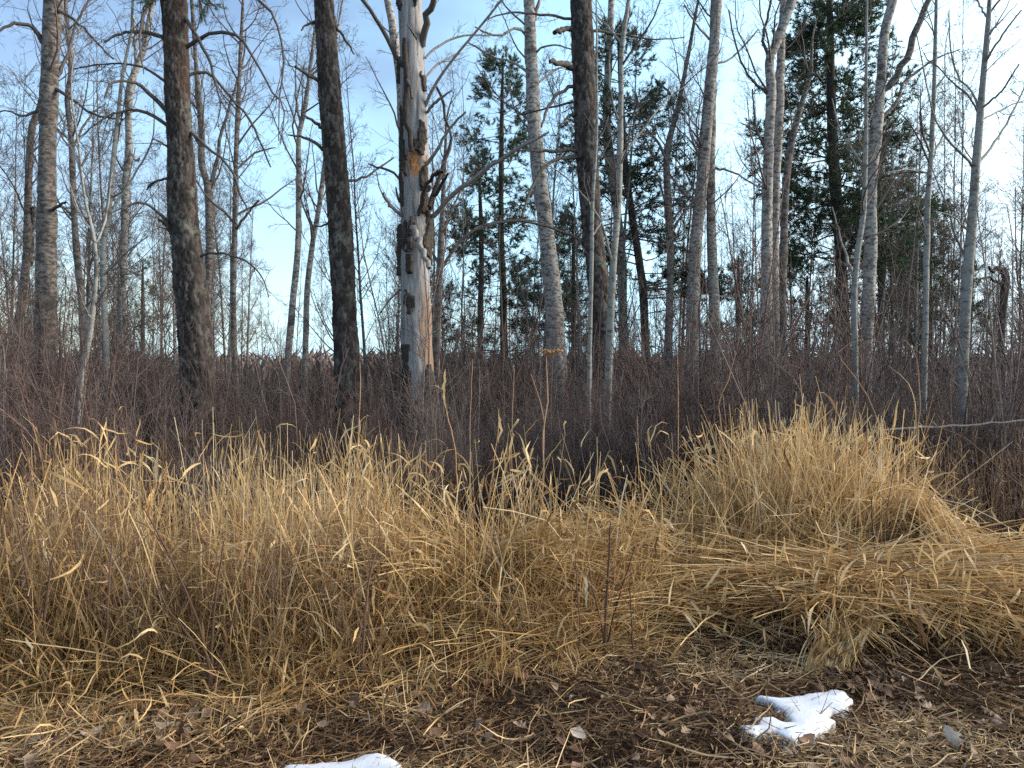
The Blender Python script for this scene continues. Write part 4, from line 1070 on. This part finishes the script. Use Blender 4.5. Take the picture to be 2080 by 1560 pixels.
# the bundle that spills forward over the edge towards the snow
n = 230
u = RNG.random(n)
p0 = ats(1770 + 80 * u + RNG.normal(0, 12, n), 1225 - 15 * u + RNG.normal(0, 8, n), np.full(n, 4.38))
p1 = ats(1650 + 90 * u + RNG.normal(0, 14, n), 1255 + 30 * u + RNG.normal(0, 10, n), np.full(n, 3.95))
p2 = ats(1640 + 75 * u + RNG.normal(0, 12, n), 1385 + RNG.normal(0, 12, n), np.full(n, 3.74))
p2[:, 2] = np.maximum(p2[:, 2], gz(p2[:, 0], p2[:, 1]) + .02)
P = bez(p0, p1, p2, 10)
stem_ribbons(g3, P, RNG.uniform(.0026, .0050, n), beta(5, 1.8, n)); leaves_on(g3, P, RNG.poisson(1.0, n), (.10, .26), (.004, .009), (.3, 1.2), 6)
n = 300
base = at(1850, 1260, 4.45) + np.stack([RNG.normal(0, .32, n), RNG.normal(.05, .10, n), RNG.uniform(-.04, .05, n)], -1)
P = stems(base, RNG.uniform(.3, .6, n), RNG.normal(-1.5, .6, n), RNG.uniform(.9, 1.5, n), RNG.uniform(.5, 1.3, n), 8, .06)
stem_ribbons(g3, P, RNG.uniform(.0014, .0028, n), beta(2.6, 2.2, n)); leaves_on(g3, P, RNG.poisson(1.2, n), (.10, .28), (.003, .006), (.4, 1.6), 6)
obj('flattened_grass', g3.mesh('flattened_grass', M_STRAW), label='straw-coloured grass flattened into mats and spilling towards the snow patch', cat='grass', kind='stuff')

# brown weeds: right behind the clump and along the left edge
g4 = Acc()
def weeds(n, pxr, Yr, Lr, rn):
    px = RNG.uniform(*pxr, n); Y = RNG.uniform(*Yr, n)
    P = stems(gpos(px, Y), RNG.uniform(*Lr, n), RNG.uniform(0, 6.28, n), np.abs(RNG.normal(0, .16, n)), RNG.uniform(-.1, .4, n), 7, .06, .08)
    R = np.full((n, 7), .0018) * np.linspace(1.2, .6, 7)
    g4.tubes(P, R, 3, beta(*rn, n))
    a, ar = grow(P, R, np.full(n, 4), (.08, .28), (.3, .9), .05, .2, 3, .35, 1, .7, .0014); g4.tubes(a, ar, 3, beta(*rn, len(a)))
    leaves_on(g4, P, RNG.poisson(2.5, n), (.03, .10), (.0016, .0038), (.8, 3.2), 4, .2, lambda M: beta(*rn, M))
    leaves_on(g4, a, RNG.poisson(.7, len(a)), (.02, .05), (.0014, .0028), (.5, 2), 4, .4, lambda M: beta(*rn, M))
weeds(1250, (1840, 2700), (5.3, 7.4), (.7, 1.2), (2.2, 2.6))
weeds(1100, (-550, 250), (3.5, 5.6), (.45, .98), (2.2, 2.4))
weeds(420, (150, 760), (3.55, 4.6), (.45, .85), (2.2, 2.4))
obj('brown_weeds', g4.mesh('brown_weeds', M_WEED), label='reddish-brown withered weeds at the two sides of the golden grass', cat='weeds', kind='stuff')

# ------------------------------------------------------------------ litter on the ground
g5 = Acc()
N = 45000
px = np.where(RNG.random(N) < .8, RNG.uniform(-200, 2300, N), np.where(RNG.random(N) < .5, RNG.uniform(-900, -200, N), RNG.uniform(2300, 3000, N))); Yf = np.interp(px, [-200, 300, 1250, 1500, 2300], [3.8, 3.8, 4.5, 4.7, 4.9])
Y = 2.35 + (Yf - 2.35) * RNG.random(N) ** .9
b = gpos(px, Y); b[:, 2] += .012 + .03 * RNG.random(N) ** 2
patch = fnoise(b[:, 0] * 1.7 + 3, Y * 2.6, 3)
P = stems(b, RNG.uniform(.03, .06, N) + .14 * RNG.random(N) ** 2, RNG.uniform(0, 6.28, N), RNG.uniform(1.0, 1.8, N), RNG.uniform(-.5, .9, N), 3, .28)
light = np.clip((patch - .40) * 3.2, -.3, .42)
acc_w = RNG.uniform(.0012, .0032, N)
g5.ribbons(P, acc_w[:, None] * np.array([.8, 1, .4])[None], side_of(P, 2), np.clip(beta(2.2, 2.2, N) + light, 0, 1))
# longer pale stems lying loose on top
N = 900
px = RNG.uniform(-150, 2250, N); Y = RNG.uniform(2.5, 4.2, N); b = gpos(px, Y); b[:, 2] += .03
P = stems(b, RNG.uniform(.15, .42, N), RNG.uniform(0, 6.28, N), RNG.uniform(1.25, 1.65, N), RNG.uniform(-.1, .4, N), 6, .10, .15, (-.6, .9))
g5.ribbons(P, RNG.uniform(.0014, .0032, N)[:, None] * np.array([.8, 1, 1, .9, .7, .3])[None], side_of(P, 2), RNG.uniform(.55, 1, N))
# small dark scraps of leaf between the stems
N = 16000
px = RNG.uniform(-500, 2600, N); Y = RNG.uniform(2.35, 4.7, N); b = gpos(px, Y); b[:, 2] += .012 + .012 * RNG.random(N)
P = stems(b, RNG.uniform(.012, .040, N), RNG.uniform(0, 6.28, N), RNG.uniform(1.0, 2.0, N), RNG.uniform(-.6, .6, N), 4, .2)
g5.ribbons(P, RNG.uniform(.003, .011, N)[:, None] * LEAFPROF[4][None], side_of(P, 2), np.clip(beta(1.2, 2.6, N), 0, 1))
obj('ground_litter', g5.mesh('ground_litter', M_LITTER), label='trampled brown grass stems and leaf scraps matted over the bare foreground', cat='litter', kind='stuff')

# ------------------------------------------------------------------ snow patches
def snow(name, label, poly, thick, drop):
    pts = np.array([ground_pt(p[0] - 6, p[1] + drop)[:2] for p in poly])
    n = len(pts)
    lo, hi = pts.min(0) - .03, pts.max(0) + .03
    st = .009
    xs = np.arange(lo[0], hi[0], st); ys = np.arange(lo[1], hi[1], st)
    XX, YY = np.meshgrid(xs, ys, indexing='ij')
    Q = np.stack([XX, YY], -1).reshape(-1, 2)
    Q2 = Q + (np.stack([fnoise(Q[:, 0] * 22, Q[:, 1] * 22, 2), fnoise(Q[:, 0] * 22 + 50, Q[:, 1] * 22, 2)], -1) - .37) * .030
    dmin = np.full(len(Q), 9.); ins = np.zeros(len(Q), bool)
    for k in range(n):
        a, b_ = pts[k], pts[(k + 1) % n]; ab = b_ - a
        t = np.clip(((Q2 - a) @ ab) / max(ab @ ab, 1e-9), 0, 1)
        dmin = np.minimum(dmin, np.linalg.norm(Q2 - a - t[:, None] * ab, axis=1))
        c = ((a[1] > Q2[:, 1]) != (b_[1] > Q2[:, 1])) & (Q2[:, 0] < (b_[0] - a[0]) * (Q2[:, 1] - a[1]) / (b_[1] - a[1] + 1e-12) + a[0]); ins ^= c
    sdv = np.where(ins, dmin, -dmin)
    t = np.clip((sdv + .004) / .075, 0, 1)
    z = gz(Q[:, 0], Q[:, 1]) * .6 + gz(pts.mean(0)[0], pts.mean(0)[1]) * .4 + .034 + thick * np.sqrt(t * (2 - t)) + (fnoise(Q[:, 0] * 4, Q[:, 1] * 4, 2) - .37) * .016 - np.where(sdv < -.004, .08, 0)
    V = np.column_stack([Q, z])
    ni_, nj_ = XX.shape
    i, j = np.meshgrid(np.arange(ni_ - 1), np.arange(nj_ - 1), indexing='ij'); q0 = (i * nj_ + j)
    q = np.stack([q0, q0 + nj_, q0 + nj_ + 1, q0 + 1], -1).reshape(-1, 4)
    q = q[(sdv[q] > -.006).any(1)]
    used, inv = np.unique(q, return_inverse=True)
    c0 = V[used].mean(0); c0[2] = gz(c0[0], c0[1])
    return obj(name, mesh_np(name, V[used] - c0, inv.reshape(-1, 4), np.clip(1 - sdv[used] / .018, 0, 1) * .8, [M_SNOW], True), None, c0, label, 'snow')
snow('snow_patch', 'melting white snow patch with ragged lobes on the litter below the grass clump',
     [(1538, 1424), (1545, 1417), (1582, 1422), (1632, 1417), (1683, 1410), (1693, 1404), (1720, 1409), (1737, 1425), (1723, 1436), (1730, 1444), (1696, 1451), (1680, 1459), (1703, 1469), (1683, 1483),
      (1659, 1498), (1636, 1501), (1622, 1510), (1599, 1499), (1582, 1488), (1562, 1486), (1542, 1494), (1518, 1489), (1505, 1471), (1545, 1474), (1540, 1459), (1568, 1457), (1595, 1469), (1612, 1469), (1599, 1449), (1568, 1429)], .022, 17)
snow('snow_patch', 'edge of white snow cut off by the bottom of the picture',
     [(588, 1560), (640, 1556), (700, 1552), (728, 1546), (745, 1538), (775, 1535), (800, 1543), (822, 1552), (835, 1580), (760, 1610), (640, 1612), (575, 1590)], .020, 18)

# ------------------------------------------------------------------ fallen leaves, each an object
def leaf_mesh(seed, lobes):
    rg = np.random.default_rng(seed); n = 22
    t = np.linspace(0, 1, n // 2 + 1)
    prof = np.sin(np.pi * t ** .8) * .34
    if lobes: prof = prof * (1 + .38 * np.cos(t * 2 * math.pi * 3.5)) + .02
    prof[0] = .012; prof[-1] = .0
    bend = rg.uniform(-.9, .9); curl = rg.uniform(.6, 2.2) * rg.choice([-1, 1]); V = []
    for s in (-1, 0, 1):
        for a, w in zip(t, prof):
            y = s * w * (1 + rg.normal(0, .06)); V.append((a - .5, y, .25 * bend * ((a - .5) ** 2) * 2 + curl * y * y + rg.normal(0, .008)))
    m = len(t); q = []
    for r_ in (0, 1):
        for a in range(m - 1): q.append((r_ * m + a, r_ * m + a + 1, (r_ + 1) * m + a + 1, (r_ + 1) * m + a))
    return np.array(V), np.array(q)
LV = [leaf_mesh(k, k % 2 == 0) for k in range(8)]
TONES = [.06, .22, .40, .58, .75, .97]
LM = {}
def leaf_obj(px, py, size, tone, label, group=None, lift=.05):
    k = random.randrange(8); key = (k, tone)
    if key not in LM:
        v, q = LV[k]; LM[key] = mesh_np('leaf', v, q, np.full(len(v), TONES[tone]), [M_LEAF], True)
    p = ground_pt(px, py); p[2] = gz(p[0], p[1]) + lift
    o = obj('fallen_leaf', LM[key], None, p, label, 'leaf', group)
    o.rotation_euler = (random.gauss(0, .35) + random.choice([0, math.pi]), random.gauss(0, .35), random.uniform(0, 6.28)); o.scale = (size,) * 3
for px_, py_, s_, t_, lb in [
    (188, 1507, .085, 5, 'pale lobed dry leaf alone near the lower corner of the grass belt'),
    (335, 1490, .085, 5, 'largest pale dry leaf in the leaf cluster under the grass edge'),
    (292, 1482, .080, 2, 'rust-brown dry leaf just beside the largest pale leaf'),
    (392, 1464, .055, 4, 'small tan leaf at the upper end of the leaf cluster'),
    (350, 1540, .085, 3, 'pinkish-tan leaf below the leaf cluster near the picture bottom'),
    (45, 1552, .085, 3, 'tan leaf in the bottom corner of the picture'),
    (68, 1524, .060, 4, 'small grey-tan leaf near the bottom corner'),
    (655, 1495, .055, 4, 'tan leaf lying beside a dark piece of wood'),
    (746, 1382, .075, 2, 'orange-brown leaf standing on edge at the foot of the grass'),
    (1176, 1517, .080, 5, 'whitish crumpled leaf on the matted litter midway along the bottom'),
    (994, 1527, .070, 4, 'tan leaf near the whitish crumpled leaf'),
    (1055, 1497, .065, 4, 'curled tan leaf among dark scraps above the bottom edge'),
    (1125, 1415, .055, 4, 'small pale upright leaf at the end of the bent grass'),
    (1165, 1438, .050, 5, 'small white leaf edge on dark litter'),
    (1640, 1522, .080, 3, 'pinkish leaf just below the large snow patch'),
    (1932, 1522, .095, 5, 'long pale leaf lying right of the large snow patch'),
    (2010, 1465, .075, 1, 'brown leaf on the trampled litter near the edge')]:
    leaf_obj(px_, py_, s_, t_, lb)
for k in range(260):
    while True:
        px_, py_ = random.uniform(-40, 2110), random.uniform(1365, 1600)
        if not (1495 < px_ < 1745 and 1395 < py_ < 1520) and not (575 < px_ < 850 and py_ > 1530): break
    tn = random.choice([0, 1, 1, 2, 2, 3, 3, 4, 4]); where = 'in the matted litter left of the large snow patch' if px_ < 1500 else 'in the matted litter around the large snow patch'
    if random.random() < .35: px_, py_ = random.gauss(350, 90), random.gauss(1470, 28); where = 'in the leaf cluster under the left grass edge'
    elif random.random() < .25: px_, py_ = random.gauss(1800, 50), random.gauss(1405, 22); where = 'in the heap behind the large snow patch'
    leaf_obj(px_, py_, random.uniform(.04, .08), tn, 'small %s dry leaf %s' % (['blackish', 'dark brown', 'rust-brown', 'pinkish-tan', 'pale tan'][tn], where), 'scattered leaves of the foreground', .04)

# ------------------------------------------------------------------ shrubs, stalks and sticks that stand out
def shrub(label, D, stems_px, tw=(.12, .4), dens=5, mt=None):
    P0 = at(*stems_px[0][0][:2], D); org = np.array([P0[0], P0[1], float(gz(P0[0], P0[1]))])
    root = obj('shrub', None, None, org, label, 'shrub'); acc = Acc()
    for pl in stems_px:
        p, r = limb(pl, D, RNG.uniform(-.15, .05), 14); r = r * .95
        p[0, 2] = min(p[0, 2], org[2] + .02)
        a = Acc(); a.tubes(p[None], r[None], 6); obj('stem', a.mesh('stem', mt or M_SHRUB, org, True), root)
        twigs_on(acc, p[None, 3:], r[None, 3:], dens, tw, 2, 3, .06, .18, rmin=.0013)
    obj('twigs', acc.mesh('twigs', mt or M_SHRUB, org), root, kind='stuff')
shrub('bare shrub fanning several brown stems from one foot in the left grass', 3.47,
      [[(425, 1415, 9), (420, 1330, 7), (385, 1220, 5), (335, 1110, 4), (290, 1030, 3)], [(428, 1412, 8), (430, 1300, 6), (440, 1200, 5), (455, 1100, 3)],
       [(424, 1408, 7), (395, 1310, 5), (345, 1240, 4), (290, 1150, 3)], [(430, 1405, 6), (460, 1300, 5), (490, 1200, 3), (505, 1100, 2)]])
shrub('bare brown shrub stems leaning left at the picture edge', 3.5, [[(100, 1390, 8), (75, 1280, 6), (55, 1180, 5), (35, 1060, 3)], [(105, 1385, 6), (90, 1250, 5), (110, 1120, 3)], [(215, 1400, 6), (218, 1250, 5), (228, 1100, 3)]])
shrub('dark upright twiggy shrub in the thin middle of the grass', 3.95, [[(1223, 1378, 7), (1230, 1260, 6), (1236, 1150, 5), (1240, 1060, 3)], [(1226, 1340, 5), (1250, 1240, 4), (1290, 1110, 2)], [(1228, 1290, 4), (1205, 1200, 3), (1190, 1120, 2)]])
shrub('thin reddish shrub with two straight stems in front of the grass gap', 3.92, [[(1178, 1370, 5), (1178, 1280, 4), (1172, 1190, 3), (1168, 1120, 2)], [(1286, 1365, 5), (1283, 1260, 4), (1278, 1180, 2)]])
shrub('reddish thin shrub rising from the flattened straw left of the high clump', 4.5, [[(1465, 1310, 4), (1440, 1230, 4), (1400, 1160, 3), (1392, 1050, 2)], [(1468, 1300, 4), (1470, 1200, 3), (1480, 1120, 2)]])
shrub('dark red twig shrub in front of the high grass clump', 4.7, [[(1800, 1230, 5), (1795, 1130, 4), (1800, 1050, 3), (1815, 960, 2)], [(1798, 1200, 4), (1775, 1100, 3), (1770, 1010, 2)]])
shrub('grey bare shrub stem in the grass left of centre', 3.6, [[(735, 1360, 6), (742, 1250, 5), (750, 1170, 4), (775, 1080, 2)], [(738, 1300, 4), (715, 1200, 3), (700, 1130, 2)]])
shrub('dark stiff shrub stems among the weeds before the thicket on the left', 4.6, [[(25, 1250, 6), (25, 1130, 5), (28, 1000, 4), (22, 880, 3)], [(45, 1240, 5), (48, 1100, 4), (62, 980, 3), (42, 870, 2)], [(60, 1240, 5), (95, 1080, 4), (112, 870, 2)]])

def stalk(label, D, pl, leaf=None, head=None, mt=None):
    P0 = at(*pl[0][:2], D); org = np.array([P0[0], P0[1], float(gz(P0[0], P0[1]))])
    root = obj('dry_stalk', None, None, org, label, 'stalk')
    p, r = limb(pl, D, .05, 16); r = r * .62; p[0, 2] = min(p[0, 2], org[2] + .01)
    a = Acc(); a.tubes(p[None], r[None], 6); obj('stem', a.mesh('stem', mt or M_STALK, org, True), root)
    for lf in (leaf or []):
        q, w = limb(lf, D - .01, .02, 10)
        a = Acc(); wd = .6 * w * np.sin(np.linspace(.25, math.pi - .05, 10)); sd_ = side_of(q[None], 1.0); sd_[...] = norm(np.array([.9, .35, .1]))
        a.ribbons(q[None], wd[None], sd_, np.array([.72])); obj('leaf', a.mesh('leaf', M_STRAW, org), root)
    if head:
        hx, hy, hw = head; c = at(hx, hy, D); R_ = hw * .5 * D / F; a = Acc(); n = 46
        ang = RNG.uniform(0, 6.28, n); rr = R_ * np.sqrt(RNG.random(n))
        tip = c + np.stack([np.cos(ang) * rr, np.sin(ang) * rr * .7, RNG.normal(0, .006, n)], -1)
        st = np.repeat(p[-1][None], n, 0)
        a.tubes(np.stack([st, (st + tip) / 2 - [0, 0, .012], tip], 1), np.full((n, 3), .0012), 3)
        for k in range(n):
            m_ = 9; d_ = norm(RNG.normal(size=(m_, 3)) + [0, 0, .4]) * .011
            a.tubes(np.stack([np.repeat(tip[k][None], m_, 0), tip[k] + d_ * .5, tip[k] + d_], 1), np.array([[.0025, .0035, .001]]).repeat(m_, 0), 3)
        obj('seed_head', a.mesh('seed_head', M_SEED, org), root)
stalk('tall pinkish-brown stalk carrying a flat orange-brown seed head, before the brush', 5.4, [(1086, 1190, 6), (1095, 1080, 6), (1106, 960, 5), (1103, 880, 5), (1112, 800, 5), (1110, 722, 3)], head=(1119, 714, 52))
stalk('side stalk leaning left beside the seed-head stalk', 5.42, [(1103, 1100, 3), (1103, 950, 3), (1103, 840, 3), (1078, 760, 2)])
stalk('straight thin red-brown stalk left of the seed-head stalk', 5.3, [(962, 1150, 4), (957, 1000, 3), (955, 850, 3), (960, 730, 2)])
stalk('thin brown stalk with one folded straw leaf, in front of the brush', 5.3, [(1048, 1150, 4), (1040, 950, 3), (1040, 860, 3), (1045, 750, 2)], [[(1042, 880, 7), (1036, 905, 9), (1033, 932, 4)]])
stalk('tall straw stalk with a rolled golden leaf at its top, by the silver trunk', 5.2, [(930, 1060, 4), (925, 920, 4), (910, 850, 4), (902, 800, 3), (905, 755, 2)], [[(905, 750, 8), (900, 790, 10), (906, 830, 4)], [(902, 792, 4), (885, 784, 5), (872, 783, 3)]], mt=M_SEED)
stalk('straw stalk with a long pointed hanging leaf, centre of the grass', 5.1, [(985, 1080, 4), (1000, 960, 3), (1012, 880, 3), (1013, 830, 2)], [[(1012, 842, 6), (1016, 870, 10), (1012, 902, 3)]], mt=M_SEED)
stalk('tall thin straw wand standing clear of the grass by the dark pine', 5.4, [(722, 1000, 3), (728, 880, 3), (732, 800, 3), (731, 735, 2)], mt=M_SEED)
stalk('tall straw wand standing clear on the bare side of the high clump', 5.6, [(1375, 1050, 3), (1378, 900, 3), (1378, 800, 3), (1376, 710, 2)], mt=M_SEED)
stalk('long thin cane arching left over the high grass clump', 5.6, [(1830, 1060, 4), (1805, 930, 4), (1770, 820, 4), (1720, 745, 3), (1700, 722, 3), (1720, 700, 3), (1755, 690, 2)], mt=M_STALK)
stalk('leaning cane crossing behind the top of the high grass clump', 5.8, [(1480, 930, 4), (1460, 830, 4), (1480, 770, 3), (1495, 715, 2)], mt=M_STALK)
stalk('upright pair-topped cane right of the high grass clump', 5.5, [(1868, 1060, 5), (1864, 900, 4), (1868, 800, 4), (1858, 720, 3), (1838, 690, 2)], [[(1862, 900, 3), (1852, 790, 3), (1800, 740, 2)]], mt=M_STALK)
stalk('long reddish cane slanting up out of the weeds at the picture edge', 5.2, [(2120, 1020, 4), (2040, 960, 4), (1960, 890, 3), (1880, 860, 2)], mt=M_SHRUB)

# fallen pole
p, r = limb([(1775, 874, 5), (1840, 870, 8), (1900, 868, 8), (1990, 862, 7), (2080, 853, 8), (2200, 842, 9), (2330, 835, 10)], 5.75, .3, 22)
r = r * .62 * (1 + .25 * (vnoise(np.arange(22) * 1.7, np.zeros(22)) - .5)); a = Acc(); a.tubes(p[None], r[None], 9)
M_POLE = simple_wood('grey_pole', (.09, .08, .074), (.27, .25, .235), 60)
for k_ in (5, 9, 14, 18):
    d_ = norm(np.array([RNG.normal(0, .5), RNG.normal(0, .6), .7])); q_ = p[k_] + d_ * np.linspace(0, .07, 3)[:, None]
    a.tubes(q_[None], np.array([[.006, .005, .002]]), 5)
fp = obj('fallen_pole', a.mesh('fallen_pole', M_POLE, p[0], True), None, p[0], 'grey fallen pole lying level across the brush at the right', 'log')
# sticks in the litter
def stick(name, label, pl, mt, S=7):
    P = []
    for x, y, w in pl:
        g = ground_pt(x, y); P.append((g[0], g[1], float(gz(g[0], g[1])) + .02 + w * .5 * g[1] / F, w * .5 * g[1] / F))
    A = resample(np.array(P), 12); a = Acc(); a.tubes(A[None, :, :3], A[None, :, 3], S)
    obj(name, a.mesh(name, mt, A[0, :3], True), None, A[0, :3], label, 'stick')
stick('bark_strip', 'curved pale strip of bark among leaves near the bottom', [(424, 1500, 3), (432, 1517, 9), (446, 1530, 11), (466, 1540, 5)], M_SEED)
stick('wood_piece', 'dark rotten piece of wood lying in the litter left of the middle', [(560, 1482, 4), (580, 1492, 11), (600, 1500, 12), (618, 1502, 5)], M_BARKD)
stick('broken_stem', 'pale broken grass stem lying aslant on dark litter', [(965, 1505, 3), (985, 1492, 6), (1010, 1468, 7), (1012, 1466, 3)], M_SEED)
